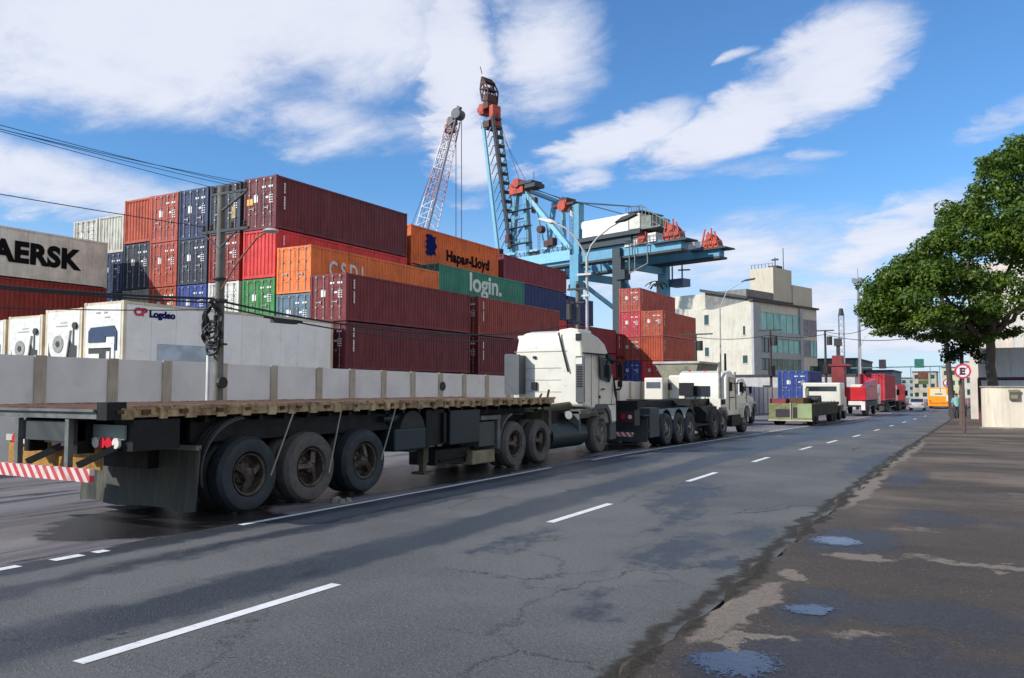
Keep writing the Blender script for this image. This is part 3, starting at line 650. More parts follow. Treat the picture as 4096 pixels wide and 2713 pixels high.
# lamp arm of the pole
b = MB(); b.tube([(0.12, -.05, 4.05), (.5, -.1, 4.45), (.95, -.15, 4.82), (1.45, -.2, 5.18), (1.75, -.22, 5.28)], .022, 8); b.build('lamp_arm', mat('rusty_arm', (.28, .12, .08), .6, metal=.3), up)
b = MB(); b.lathe([(0, .07), (.08, .065), (.15, .04), (.19, 0), (.16, -.02), (0, -.03)], (1.93, -.24, 5.28), 'z', 18); b.build('lamp_head', M_LAMP, up, smooth=True)
# ---------------- cables
def cable(pts, r, label, group=None, sag=0.0, n=14, m=None):
    b = MB(); P = []
    for a, c_ in zip(pts[:-1], pts[1:]):
        a = Vector(a); c_ = Vector(c_)
        for i in range(n): 
            t = i / n; p = a.lerp(c_, t); p.z -= sag * 4 * t * (1 - t); P.append(p)
    P.append(Vector(pts[-1])); b.tube(P, r, 5)
    o = b.build('overhead_cable', m or M_WIRE); tag(o, label, 'cable', group); return o
G = 'overhead cables on the street poles'
cable([(-15.0, -6, 6.95), (PX + .35, PY, 6.6)], .007, 'thin wire of the upper bundle crossing the sky at upper left to the pole top', G, .35)
cable([(-14.7, -6, 6.9), (PX + .62, PY, 6.6)], .007, 'thin wire of the upper bundle crossing the sky at upper left to the pole top', G, .35)
cable([(-14.4, -6, 6.65), (PX + .88, PY, 6.6)], .007, 'thin wire of the upper bundle crossing the sky at upper left to the pole top', G, .45)
cable([(-15.3, -6, 7.2), (PX - .2, PY, 6.6)], .007, 'thin wire of the upper bundle crossing the sky at upper left to the pole top', G, .3)
cable([(-16.2, -6, 5.4), (PX - .55, PY, 5.65)], .010, 'single thin wire over the pale grey lettered container', G, .2)
cable([(-16.0, -6, 4.4), (PX, PY - .2, 3.82)], .030, 'thick black cable crossing the white reefers to the pole', G, .52)
cable([(-15.7, -6, 4.15), (PX, PY - .2, 3.72)], .022, 'black cable just below the thick one in front of the reefers', G, .40)
cable([(-16.4, -6, 3.4), (PX, PY - .2, 3.55)], .012, 'lowest thin cable sagging across the reefers', G, .45)
cable([(PX, PY - .2, 3.80), (-17.0, 37, 4.9)], .030, 'thick black cable from the pole towards the right, over the long white reefer', G, .75, 20)
cable([(PX, PY - .2, 3.68), (-17.0, 37, 4.6)], .022, 'second black cable to the right of the pole, below the thick one', G, .78, 20)
b = MB((-16.25, 16.3, 3.6)); b.box(-16.33, -16.17, 15.9, 16.75, 3.38, 3.50); b.cyl((-16.25, 15.6, 3.50), (-16.25, 17.0, 3.47), .03, 6); o = b.build('cable_splice_box', M_WIRE); o.location = (-16.25, 16.3, 3.6)
tag(o, 'flat black splice box hanging on the cable right of the pole', 'splice box')
# ---------------- double street lamp and low pole behind the cab
sl = thing('street_lamp', 'tall pale street lamp with two arms in a V behind the tractor cab', 'street lamp', (-16.7, 37, -.2))
M_GALV = mat('galvanised_pole', (.46, .45, .43), .5, metal=.25, var=.15)
b = MB(); b.cyl((0, 0, 0), (0, 0, 8.3), .10, 12, .065); b.build('pole', M_GALV, sl, smooth=True)
b = MB(); b.tube([(0, 0, 8.2), (-.25, -.05, 8.75), (-.6, -.1, 9.3), (-1.1, -.15, 9.8), (-1.8, -.2, 10.15)], .045, 8); b.build('lamp_arm', M_GALV, sl)
b = MB(); b.tube([(0, 0, 8.2), (.22, 0, 8.8), (.6, 0, 9.2), (1.2, 0, 9.6), (1.75, 0, 9.85)], .045, 8); b.build('lamp_arm', M_GALV, sl)
for sx_, zz in ((-1, 10.2), (1, 9.93)):
    b = MB(); b.prism([(sx_ * 1.5, zz - .12), (sx_ * 1.9, zz + .12), (sx_ * 2.55, zz + .26), (sx_ * 2.65, zz + .16), (sx_ * 2.0, zz - .08)], -.16, .16, 'y'); b.build('lamp_head', M_DKST if sx_ > 0 else M_GALV, sl, bevel=.03)
b = MB(); b.box(-.45, .3, -.2, -.12, 7.35, 7.45); b.box(-.2, .2, -.2, -.12, 6.3, 6.4); b.build('bracket', M_GALV, sl)
lp = thing('utility_pole', 'short concrete pole with a dark transformer, left of the V-shaped street lamp', 'utility pole', (-17.2, 37, -.2))
MB().cyl((0, 0, 0), (0, 0, 7.1), .13, 12, .10).build('pole', M_CONC, lp, smooth=True)
MB().box(-.5, .5, -.16, -.08, 6.65, 6.75).build('crossarm', M_DKST, lp); MB().box(-.4, .4, -.16, -.08, 6.0, 6.08).build('crossarm', M_DKST, lp)
b = MB(); b.cyl((-.3, -.25, 5.2), (-.3, -.25, 5.95), .2, 14); b.cyl((-.42, -.3, 5.95), (-.42, -.3, 6.2), .04, 8); b.cyl((-.2, -.3, 5.95), (-.2, -.3, 6.2), .04, 8); b.build('transformer', M_DKST, lp)
for k in range(3): MB().cyl((-.4 + .4 * k, -.12, 6.75), (-.4 + .4 * k, -.12, 6.95), .045, 8).build('insulator', M_DKST, lp)
# ---------------- poles in front of the cream building
def tpole(x, y, h, label, arm=1.3, tr=False):
    t = thing('utility_pole', label, 'utility pole', (x, y, gz(y)), group='dark poles in front of the cream building')
    MB().cyl((0, 0, 0), (0, 0, h), .16, 10, .10).build('pole', M_WOODP, t)
    if arm: MB().box(-arm, arm, -.06, .06, h - .12, h).build('crossarm', M_WOODP, t)
    if tr:
        MB().cyl((.45, -.2, h - 1.6), (.45, -.2, h - .7), .28, 12).build('transformer', M_DKST, t)
        b = MB(); b.cyl((.1, -.1, h - 4.6), (.1, -.1, h - 3.6), .35, 10); b.build('cable_coil', M_WIRE, t)
    return t
tpole(-23.2, 76, 7.4, 'dark T-shaped utility pole with a transformer at the left end of the cream building', 1.6, True)
tpole(-21.0, 78, 5.6, 'thin dark pole without a crossarm by the corner of the cream building', 0)
tpole(-18.1, 84, 8.2, 'dark utility pole with a short crossarm before the green glass windows', 1.1, True)
tpole(-14.2, 92, 8.6, 'dark utility pole before the right half of the glass front', .9, True)
def arm_lamp(x, y, h, dx, label):
    t = thing('street_lamp', label, 'street lamp', (x, y, gz(y)), group='arm lamps along the street')
    b = MB(); b.cyl((0, 0, 0), (0, 0, h * .8), .09, 8, .07); b.build('pole', M_GALV, t)
    b = MB(); b.tube([(0, 0, h * .8), (dx * .3, 0, h * .93), (dx, 0, h)], .04, 6); b.build('lamp_arm', M_GALV, t)
    MB().prism([(dx * .9, h - .06), (dx * 1.1, h + .12), (dx * 1.45, h + .2), (dx * 1.4, h + .05)], -.15, .15, 'y').build('lamp_head', M_DKST, t)
arm_lamp(-21.3, 77.5, 12.3, 2.3, 'arched street lamp crossing the roof edge of the cream building')
arm_lamp(-11.5, 98, 8.8, 1.6, 'small street lamp seen against the sky right of the cream building')
# ---------------- flood light masts
t = thing('floodlight_mast', 'tall grey floodlight mast against the sky right of the cream building', 'mast', (-12.4, 105, gz(105)))
MB().cyl((0, 0, 0), (0, 0, 15.4), .22, 12, .13).build('pole', mat('mast_grey', (.20, .22, .26), .6), t)
b = MB()
for k in range(6): a = k * math.pi / 3; b.box(.45 * math.cos(a) - .22, .45 * math.cos(a) + .22, .45 * math.sin(a) - .15, .45 * math.sin(a) + .15, 15.0 + .15 * (k % 2), 15.5 + .15 * (k % 2))
b.cyl((0, 0, 14.8), (0, 0, 15.0), .5, 12); b.cyl((0, 0, 15.4), (0, 0, 16.8), .03, 6); b.build('floodlight_ring', mat('mast_grey', (.2, .22, .26), .6), t)
t = thing('lattice_mast', 'thin lattice mast left of the tall floodlight mast', 'mast', (-20.5, 150, gz(150)))
b = MB()
for i in range(14):
    z0, z1 = i * 1.1, (i + 1) * 1.1
    for a, c_ in (((-.4, -.4), (.4, -.4)), ((.4, -.4), (.4, .4)), ((.4, .4), (-.4, .4)), ((-.4, .4), (-.4, -.4))):
        b.beam((a[0], a[1], z0), (a[0], a[1], z1), .09); b.beam((a[0], a[1], z0), (c_[0], c_[1], z1), .06)
b.build('lattice', mat('mast_grey', (.2, .22, .26), .6), t); MB().cyl((0, 0, 15.4), (0, 0, 16.6), .5, 8, .3).build('lantern', M_DKST, t)

# ================================================================== SHIP-TO-SHORE CRANE  (local x = u towards the water, y = v along the quay)
CO = Vector((-50.9, 159.1, -1.2)); CAZ = R_(-74)
crn = thing('quay_crane', 'light blue ship-to-shore gantry crane with raised boom and white machinery house', 'crane', CO, math.pi / 2 - CAZ, sc=(1, -1, 1))
M_CB = mat('crane_blue', srgb(92, 150, 178), .5, var=.15, dirt=.25, dirtcol=(.05, .08, .09), scale=.5, streak=True)
M_CB2 = mat('crane_blue_pale', srgb(128, 184, 204), .5, var=.12); M_CD = mat('crane_dark', (.022, .040, .052), .6, var=.3)
M_CR = mat('crane_red', srgb(178, 62, 36), .5, var=.3, dirt=.3, dirtcol=(.05, .02, .015), scale=.8); M_CWH = mat('crane_white', (.70, .69, .66), .5, var=.1, dirt=.15, dirtcol=(.45, .42, .36), scale=.6)
M_CRD = mat('crane_dark_red', (.07, .018, .015), .6, var=.4)
ZB = 1.2
def cz(z): return z + ZB
for v_ in (0, 14):
    s_ = 1.0
    b = MB(); b.box(-.2, 48, v_ - 1.0, v_ + 1.0, cz(29.2), cz(31.7)); b.build('girder', M_CB, crn)
    b = MB(); b.box(-.6, 47.5, v_ - 1.5, v_ + 1.5, cz(28.75), cz(29.2)); b.build('girder_flange', M_CD, crn)
    # counter-gear at the landside end
    b = MB(); b.prism([(.0, cz(31.2)), (3.6, cz(31.2)), (3.3, cz(32.8)), (2.3, cz(34.0)), (1.5, cz(34.0)), (.4, cz(32.8))], v_ - 1.2, v_ - 1.0, 'y')
    b.prism([(.0, cz(31.2)), (3.6, cz(31.2)), (3.3, cz(32.8)), (2.3, cz(34.0)), (1.5, cz(34.0)), (.4, cz(32.8))], v_ + 1.0, v_ + 1.2, 'y')
    for k in range(4): b.beam((-.2 + k * 1.35, v_ - 1.3, cz(31.4)), (.7 + k * .75, v_ - 1.3, cz(34.6 + (k % 2) * .7)), .26)
    for k in range(3): b.cyl((.6 + k * 1.2, v_ - 1.5, cz(32.3)), (.6 + k * 1.2, v_ + .8, cz(32.3)), .55, 10)
    b.cyl((2, v_ - 1.6, cz(33.6)), (2, v_ + 1.0, cz(33.6)), .7, 12); b.build('sheave_frame', M_CR, crn)
    b = MB(); b.box(-2.2, 6.2, v_ - 2, v_ + 2, cz(30.7), cz(31.0)); b.build('platform', M_CD, crn)
    b = MB(); b.box(9.8, 13.6, v_ - 1.3, v_ + 1.1, cz(31.1), cz(33.1)); b.box(5.6, 7.6, v_ - 1.3, v_ + 1.1, cz(31.4), cz(33.2)); b.build('machine_cover', M_CWH, crn)
    b = MB(); b.box(8.0, 10.2, v_ - 1.4, v_ + 1.2, cz(31.2), cz(33.6)); b.cyl((9, v_ - 1.7, cz(32.4)), (9, v_ + 1.5, cz(32.4)), .9, 12); b.build('winch', M_CR, crn)
    # handrails
    b = MB()
    for i in range(0, 26): b.beam((i * 1.8, v_ - 1.5, cz(31.7)), (i * 1.8, v_ - 1.5, cz(32.7)), .07)
    b.beam((0, v_ - 1.5, cz(32.7)), (46, v_ - 1.5, cz(32.7)), .07); b.build('handrail', M_CD, crn)
for u_, v_, w1 in ((27.0, -1.2, 2.5), (15.3, -1.2, 2.0), (27.0, 15.2, 2.4), (15.3, 15.2, 2.2)):
    b = MB(); b.box(u_ - w1 / 2, u_ + w1 / 2, v_ - .8, v_ + .8, 0, cz(29.0 if v_ > 5 else 31)); b.build('leg', M_CB if u_ > 20 or v_ > 5 else M_CD, crn)
b = MB(); b.box(14.5, 28, -1.9, -.5, cz(3), cz(5)); b.box(14.5, 28, 14.6, 15.9, cz(3), cz(5)); b.beam((26.5, -1.2, cz(25.3)), (17.0, 15.2, cz(12.0)), .8)
b.beam((26.5, 15.2, cz(27)), (15.5, 15.2, cz(8)), .8); b.box(26.4, 27.6, 0, 14.5, cz(25.6), cz(27.2)); b.box(14.8, 15.8, 0, 14.5, cz(27.0), cz(28.4)); b.build('portal_brace', M_CB, crn)
b = MB(); b.box(13.9, 14.6, -2.2, -.8, cz(14), cz(29)); b.box(12.6, 15, -2.6, -.6, cz(24.2), cz(26.2)); b.build('lift_shaft', M_CD, crn)
# machinery house
b = MB(); b.box(12.0, 24.6, -2.0, 9, cz(34.2), cz(37.9)); b.build('machinery_house', M_CWH, crn, bevel=.1)
b = MB(); b.box(9.2, 11.9, -1.8, 9, cz(34.5), cz(37.6)); b.build('annexe', mat('crane_cream', (.58, .56, .48), .6, var=.2), crn)
b = MB(); b.box(8.6, 25.4, -2.6, 9.3, cz(33.3), cz(34.18)); b.box(11.4, 24.8, -1.9, 9, cz(31.8), cz(33.25)); b.build('house_deck', M_CD, crn)
b = MB()
for i in range(9): b.beam((9.8 - i * .9, -1.4, cz(34)), (9.8 - i * .9, -1.4, cz(39.0 - i * .45)), .12)
b.beam((10, -1.4, cz(39.6)), (2.0, -1.4, cz(34.5)), .16); b.beam((10, -1.4, cz(37.6)), (3.0, -1.4, cz(33.6)), .14); b.box(4, 10, -2, 6, cz(34.1), cz(34.35)); b.box(6.5, 10, -1.6, 5, cz(34.35), cz(36.8)); b.build('stair_frame', mat('crane_greygreen', (.16, .18, .16), .6, var=.3), crn)
b = MB(); b.box(9.4, 13, -1, 7, cz(38.2), cz(38.4)); 
for i in range(7): b.beam((9.0 + i * .7, -1.2, cz(38.3)), (9.0 + i * .7, -1.2, cz(39.3)), .08)
b.beam((9, -1.2, cz(39.3)), (13.2, -1.2, cz(39.3)), .08); b.build('roof_rail', M_CD, crn)
# rear tower + A-frames
MB().box(25.9, 27.7, -1.6, 0.2, cz(31), cz(42.3)).build('mast_column', M_CB, crn); MB().box(28.6, 29.6, 12, 14, cz(31), cz(41.6)).build('mast_column', M_CB, crn)
b = MB(); b.box(27.2, 33.6, -2.0, 1.6, cz(42.4), cz(42.9)); b.box(29.3, 31.6, -1.8, 1.4, cz(42.9), cz(44.2)); b.build('mast_head', M_CRD, crn)
b = MB(); b.box(29.4, 31.6, -1.9, -1.7, cz(41.4), cz(43.6)); b.cyl((30.5, -2.3, cz(42.4)), (30.5, 1, cz(42.4)), 1.2, 12); b.build('mast_sheave', M_CR, crn)
b = MB(); b.beam((30.0, -.6, cz(42.0)), (24.0, -.6, cz(35.5)), .8); b.build('mast_strut', M_CWH, crn)
b = MB(); b.box(40.0, 46.6, -2.0, 1.6, cz(49.5), cz(50.1)); b.box(39.2, 42.5, -1.8, 1.6, cz(48.5), cz(49.4)); b.beam((39.6, -1.6, cz(50)), (39.6, -1.6, cz(52)), .1); b.build('apex_platform', M_CD, crn)
b = MB(); b.box(43.3, 47.8, -1.6, 1.2, cz(47.8), cz(50.4)); b.cyl((45.2, -2.1, cz(50.2)), (45.2, 1.6, cz(50.2)), 1.1, 12); b.build('apex_head', M_CR, crn)
b = MB(); b.beam((44.6, -.4, cz(49.0)), (29.0, -.4, cz(32.5)), 1.0); b.build('back_stay', M_CB2, crn)
b = MB(); b.beam((46.5, -.4, cz(48.5)), (48.2, -.4, cz(31.5)), 1.1); b.beam((43.6, -.4, cz(48)), (42.0, -.4, cz(31.6)), 1.1); b.beam((44, 13, cz(49)), (43, 13, cz(31.5)), 1.0); b.beam((46.5, 13, cz(48)), (50, 13, cz(31.5)), 1.0)
b.box(42.4, 47.8, -.9, .1, cz(41.8), cz(42.5)); b.box(42.0, 48.0, -.9, .1, cz(36), cz(36.6)); b.beam((42.6, -.4, cz(42)), (47.9, -.4, cz(36.3)), .4); b.beam((36.5, -.4, cz(31.6)), (40.2, -.4, cz(43.8)), .35); b.beam((44.6, 1, cz(49)), (45.2, 13, cz(48)), .8)
b.beam((36.8, -.4, cz(39.8)), (36.2, -.4, cz(31.6)), .3); b.beam((33.5, -.4, cz(36.6)), (38.6, -.4, cz(31.6)), .3); b.build('a_frame', M_CB, crn)
b = MB(); b.box(40, 41.2, -.8, .2, cz(42.6), cz(46.2)); b.cyl((40.4, -.9, cz(33)), (40.4, .4, cz(33)), .9, 10); b.cyl((38.6, -.9, cz(38.4)), (38.6, .4, cz(38.4)), .9, 10); b.build('rope_block', M_CRD, crn)
# raised boom
bb0 = Vector((49.5, 0, cz(35.0))); bt = Vector((57.0, 0, cz(77.5))); 
b = MB()
off = [(-1.1, -1.8), (1.1, -1.8), (1.1, 1.8), (-1.1, 1.8)]
N_ = 18
def bp(i, k): 
    p = bb0.lerp(bt, i / N_); o_ = off[k]; tp = 1 - .35 * i / N_; return (p.x + o_[0] * tp, p.y + o_[1], p.z)
for k in (2, 3): b.tube([bp(i, k) for i in range(0, 15)], .34, 5)
for i in range(14): b.beam(bp(i, 2), bp(i + 1, 3), .20); b.beam(bp(i, 0), bp(i, 3), .2); b.beam(bp(i, 1), bp(i + 1, 0), .22)
b.build('boom_truss', M_CB, crn)
b = MB(); b.tube([bp(i, 3 if 0 else 2) for i in range(0, 14)], .05, 4)
for k in (0,): b.tube([(bp(i, k)[0] - 1.0, bp(i, k)[1], bp(i, k)[2]) for i in range(0, 15)], .42, 6)
b.build('boom_chord', M_CD, crn)
b = MB(); b.tube([(bp(i, 1)[0] + .9, bp(i, 1)[1], bp(i, 1)[2]) for i in range(0, 15)], .50, 6); b.build('boom_chord', M_CB2, crn)
b = MB()
for i in range(3, 15): 
    p = bb0.lerp(bt, i / N_); b.box(p.x - 2.3, p.x - 1.1, -1.6, .8, p.z - .3, p.z + .25)
for i in range(0, 15): p = bb0.lerp(bt, i / N_); b.beam((p.x - 2.6, -1.9, p.z), (p.x - 2.6 + .4, -1.9, p.z + 2.4), .16); b.beam((p.x - 1.4, -1.9, p.z), (p.x - 2.6, -1.9, p.z + 1.2), .14)
b.build('boom_walkway', mat('crane_rustdark', (.045, .035, .03), .7, var=.4), crn)
MB().box(54.4, 57.2, -2.2, 2, cz(66.0), cz(67.6)).build('boom_platform', M_CRD, crn); MB().box(55.2, 56.8, -1.8, 1.6, cz(71.0), cz(74.6)).build('boom_neck', M_CRD, crn)
b = MB(); HP = [(57.3, 79.2), (57.9, 76.3), (57.2, 73.2), (55.2, 72.8), (55.0, 75.6), (56.4, 78.2)]
for yy in (-1.9, 1.5):
    for (a0, z0), (a1, z1) in zip(HP, HP[1:] + HP[:1]): b.beam((a0, yy, cz(z0)), (a1, yy, cz(z1)), .28)
    for (a0, z0), (a1, z1) in ((HP[0], HP[3]), (HP[1], HP[4]), (HP[2], HP[5]), (HP[1], HP[5])): b.beam((a0, yy, cz(z0)), (a1, yy, cz(z1)), .26)
for a0, z0 in HP: b.beam((a0, -1.9, cz(z0)), (a0, 1.5, cz(z0)), .3)
for a0, z0 in ((56.9, 78.2), (56.2, 76.0), (56.5, 74.2)): b.cyl((a0, -1.5, cz(z0)), (a0, 1.2, cz(z0)), .55, 12)
b.beam((57.2, -1.9, cz(80)), (57.9, -1.9, cz(82)), .15); b.build('boom_head', M_CRD, crn)
b = MB(); b.box(57.2, 58.8, -1.5, 1.2, cz(70.0), cz(72.6)); b.box(53.7, 55.0, -1.5, 1.2, cz(66.5), cz(71.5)); b.cyl((58.4, -1.6, cz(71.2)), (58.4, 1.4, cz(71.2)), 1.0, 10); b.build('boom_tip', M_CR, crn)
b = MB(); b.tube([(45.5, 0, cz(50.4)), (54, 0, cz(70))], .07, 4); b.tube([(43.5, 0, cz(50.4)), (53.5, 0, cz(66))], .07, 4); b.tube([(44, -.4, cz(49.8)), (31, -.4, cz(44.0))], .10, 4); b.tube([(30, -.4, cz(44)), (4, -.4, cz(34.5))], .10, 4); b.tube([(30, 0, cz(43.4)), (13, 0, cz(39.8))], .10, 4); b.build('stay_rope', M_CD, crn)
b = MB(); b.box(10.6, 14.2, 15.6, 18.6, cz(24.2), cz(25.9)); b.beam((11, 16, cz(25.9)), (11, 16, cz(28.8)), .25); b.beam((13.6, 16, cz(25.9)), (13.6, 16, cz(28.8)), .25); b.beam((9, 16, cz(27.6)), (12, 16, cz(27.8)), .3); b.build('operator_cabin', mat('cabin_blue', (.04, .07, .16), .4), crn)
b = MB(); b.box(20, 46.5, -1.2, -.9, cz(30), cz(33.8)) if False else b.box(31, 49.6, -1.35, -1.05, cz(33.3), cz(33.8)); b.build('upper_rail', M_CB2, crn)
b = MB(); b.box(28.5, 45.0, -1.7, 1.7, cz(30.0), cz(32.3)); b.build('hinge_girder', M_CB2, crn)
# access ladders, walkway rails and small machinery
b = MB()
for u0, v0, z0, z1 in ((45.6, -1.6, 31.8, 48.6), (41.6, -1.6, 31.8, 47.5), (27.9, -1.9, 31.5, 42), (38.0, -1.6, 31.8, 38)):
    b.beam((u0 - .3, v0, cz(z0)), (u0 - .3, v0, cz(z1)), .09); b.beam((u0 + .3, v0, cz(z0)), (u0 + .3, v0, cz(z1)), .09)
    k = z0
    while k < z1: b.beam((u0 - .3, v0, cz(k)), (u0 + .3, v0, cz(k)), .07); k += .8
for zz in (35.5, 39.5, 43.5): b.box(40.6, 48.6, -2.0, -1.0, cz(zz), cz(zz + .12)); b.beam((40.6, -2.0, cz(zz + 1.1)), (48.6, -2.0, cz(zz + 1.1)), .08); [b.beam((40.6 + q * 1.6, -2.0, cz(zz)), (40.6 + q * 1.6, -2.0, cz(zz + 1.1)), .07) for q in range(6)]
b.build('access_ladder', M_CD, crn)
b = MB(); b.box(47.4, 48.6, -2.2, -1.0, cz(36.2), cz(38.2)); b.box(50.6, 51.8, -2.2, -.8, cz(33.6), cz(35.2)); b.box(33.2, 34.6, -2.2, -.6, cz(33.9), cz(35.6)); b.cyl((35.2, -2.2, cz(34.4)), (35.2, -.6, cz(34.4)), .8, 12); b.build('winch_drum', M_CRD, crn)
b = MB()
for i in range(13): b.beam((28.8 + i * 1.5, -1.5, cz(31.8)), (29.5 + i * 1.5, -1.5, cz(33.5)), .12)
for i in range(16): b.beam((i * .9 - 1.6, -2.0, cz(31.1)), (i * .9 - 1.6, -2.0, cz(32.2)), .07)
b.beam((-2.0, -2.0, cz(32.2)), (13.0, -2.0, cz(32.2)), .08); b.beam((44.6, 1.2, cz(49.6)), (30.5, 1.2, cz(44)), .14); b.beam((30.0, 1.4, cz(43.8)), (10, 1.4, cz(39.4)), .12); b.build('walkway_rail', M_CD, crn)
# frame between the two girders (hanging test frame)
b = MB()
for p0, p1 in (((16.2, -1.7, 31.6), (16.2, -1.7, 25.2)), ((11.6, -1.7, 31.4), (11.6, -1.7, 27)), ((16.2, -1.7, 25.4), (11.6, -1.7, 27)), ((16.2, -1.7, 31.4), (11.6, -1.7, 31.2)), ((14.8, -1.7, 31), (14.8, -1.7, 26))): 
    b.beam((p0[0] - 4.2, p0[1], cz(p0[2])), (p1[0] - 4.2, p1[1], cz(p1[2])), .18)
b.build('maintenance_frame', mat('crane_greygreen', (.16, .18, .16), .6, var=.3), crn)

# ================================================================== HARBOUR MOBILE CRANE
HX, HY = -81.5, 104.0
hc = thing('mobile_harbour_crane', 'slender red and white lattice boom crane left of the blue gantry crane', 'crane', (HX, HY, 0))
M_LW = mat('lattice_white', (.72, .68, .70), .5, var=.2); M_LR = mat('lattice_red', srgb(190, 130, 128), .5, var=.2); M_LD = mat('lattice_dark', (.10, .10, .12), .6)
b = MB(); b.box(-4, 4, -5, 5, 0.2, 2.6); b.cyl((0, 0, 2.6), (0, 0, 12), 1.3, 12); b.build('carrier', M_LR, hc)
P0 = Vector((.6, 0, 4)); P1 = Vector((12.6, 0, 42.5)); N_ = 26
def lp_(i, k):
    p = P0.lerp(P1, i / N_); t = i / N_; w_ = 1.35 * (1 - .45 * abs(2 * t - .9)); q = ((-1, -1), (1, -1), (1, 1), (-1, 1))[k]
    return (p.x + q[0] * w_ * .95, p.y + q[1] * w_, p.z - q[0] * w_ * .3)
bd = MB()
for i in range(N_):
    if i % 3 == 0: tgt = MB()
    for k in range(4):
        (bd if k == 1 else tgt).beam(lp_(i, k), lp_(i + 1, k), .13 if k != 1 else .22); tgt.beam(lp_(i, k), lp_(i + 1, (k + 1) % 4), .07); tgt.beam(lp_(i, k), lp_(i, (k + 1) % 4), .07)
    if i % 3 == 2 or i == N_ - 1: tgt.build('boom_section', M_LW if (i // 3) % 2 else M_LR, hc)
bd.build('boom_chord', M_LD, hc)
b = MB(); b.cyl((13.3, -.8, 43.2), (13.3, .8, 43.2), .8, 12); b.cyl((12.2, -.7, 42.3), (12.2, .7, 42.3), .6, 10); b.beam((11.6, 0, 41.0), (13.6, 0, 44.4), .6); b.box(11.2, 12.4, -.6, .6, 40.6, 41.8); b.build('boom_head', M_LD, hc)
b = MB(); b.tube([(13.9, 0, 43), (14.0, 0, 20)], .07, 4); b.tube([(12.9, 0, 43), (13.0, 0, 20)], .07, 4)
for k in range(4): b.tube([(12.2, -.5 + .3 * k, 42.2), (-2.2 + k * 1.1, -.5 + .3 * k, 11)], .05, 4)
b.build('hoist_rope', M_LD, hc)

# ================================================================== CREAM BUILDING (rotated 16 degrees)
BO = Vector((-31.6, 133.2, gz(133)))
bl = thing('office_building', 'cream office building with green glass bands and a blank stair tower on its roof', 'building', BO, R_(-16))
# local: x to the right/away from side wall, y... local +y = along the front (v), local -x = towards the sea (u)
M_CR_ = mat('building_cream', (.56, .53, .44), .85, var=.10, dirt=.28, dirtcol=(.34, .31, .25), scale=.5, streak=True)
M_CRT = mat('tower_cream', (.52, .47, .37), .85, var=.08, dirt=.15, dirtcol=(.38, .34, .27), scale=.3, streak=True)
M_GRY = mat('building_grey', (.36, .37, .38), .8, var=.12); M_GLS = mat('green_glass', (.14, .42, .36), .2, var=.35, scale=.5, spec=.8); M_GLD = mat('dark_glass', (.02, .055, .06), .15, var=.4, scale=.6, spec=.8)
M_RF = mat('roof_dark', (.055, .052, .055), .8, var=.4); M_RFB = mat('roof_brown', (.10, .065, .05), .8, var=.4)
ZT = 15.2 + 1.4
b = MB(); b.prism([(-16.5, 0), (0, 0), (0, ZT + .3), (-1, ZT + .3), (-7, ZT - 0.7), (-13, ZT - .2), (-16.5, ZT + .1)], 0, 22.8, 'y'); b.build('wall', M_CR_, bl)
b = MB(); b.box(-8.6, -1.0, .3, 14, ZT - .7, ZT + 2.3); b.build('roof_room', mat('roomdark', (.20, .20, .19), .8, var=.3), bl)
b = MB(); b.prism([(-9.2, ZT + 2.9), (-.4, ZT + 1.0), (-.4, ZT + .6), (-9.2, ZT + 2.4)], -.4, 15, 'y'); b.build('roof', M_RF, bl)
b = MB(); b.box(-.4, .45, -.3, 23.0, ZT + .25, ZT + .55); b.build('eaves', M_RFB, bl)
b = MB(); b.box(-16, -9, 1, 9, ZT - .4, ZT + 2.2); b.build('roof_room', M_CR_, bl)
b = MB(); b.box(.003, .40, -.05, 2.3, 0, ZT); b.box(.003, .35, 15.9, 17.0, 0, ZT); b.box(.003, .35, 2.3, 23, 0, 2.8)
for zz in (5.15, 8.0, 11.35): b.box(.003, .30, 2.3, 15.9, zz - .2, zz + .75)
b.build('facade_frame', M_GRY, bl)
def win(x0, x1, y0, y1, z0, z1, m, panes=1, nm='window'):
    f = MB(); f.box(x0, x1, y0, y1, z0, z1); w_ = f.build(nm, m, bl)
    fr = MB()
    for i in range(panes + 1):
        yy = y0 + (y1 - y0) * i / panes; fr.box(x1 + .002, x1 + .06, yy - .05, yy + .05, z0, z1)
    fr.box(x1 + .002, x1 + .05, y0, y1, z0 - .04, z0 + .04); fr.box(x1 + .002, x1 + .05, y0, y1, z1 - .05, z1 + .05); fr.build('frame', M_CD if m is M_GLD else M_GRY, w_); return w_
win(.01, .12, 2.5, 15.8, 12.15, 15.3, M_GLS, 6); win(.01, .12, 2.5, 5.2, 8.8, 11.1, M_GLD, 2); win(.01, .12, 6.2, 15.8, 8.8, 11.1, M_GLS, 5)
win(.01, .12, 2.6, 5.2, 5.95, 7.75, M_GLD, 2); win(.01, .12, 6.2, 15.4, 5.95, 7.75, mat('glass_greenish', (.06, .12, .05), .2, var=.6, scale=.8), 5)
win(.01, .10, 17.6, 22.4, 12.2, 14.9, mat('pinkgrey_panel', (.26, .22, .24), .6, var=.3), 3); win(.01, .10, 20.0, 22.4, 8.5, 11.3, M_GLS, 2); win(.01, .10, 17.6, 19.6, 8.5, 11.3, mat('pinkgrey_panel', (.26, .22, .24), .6), 2); win(.01, .10, 20.0, 22.6, 5.0, 6.8, M_GLD, 2)
win(.01, .10, 3, 6.5, .9, 2.7, M_GLD, 2); win(.01, .10, 8, 14.5, .9, 2.7, M_GLD, 3)
b = MB(); b.box(-.02, 1.6, 1.6, 16, 3.0, 3.4); b.build('canopy', M_RFB, bl)
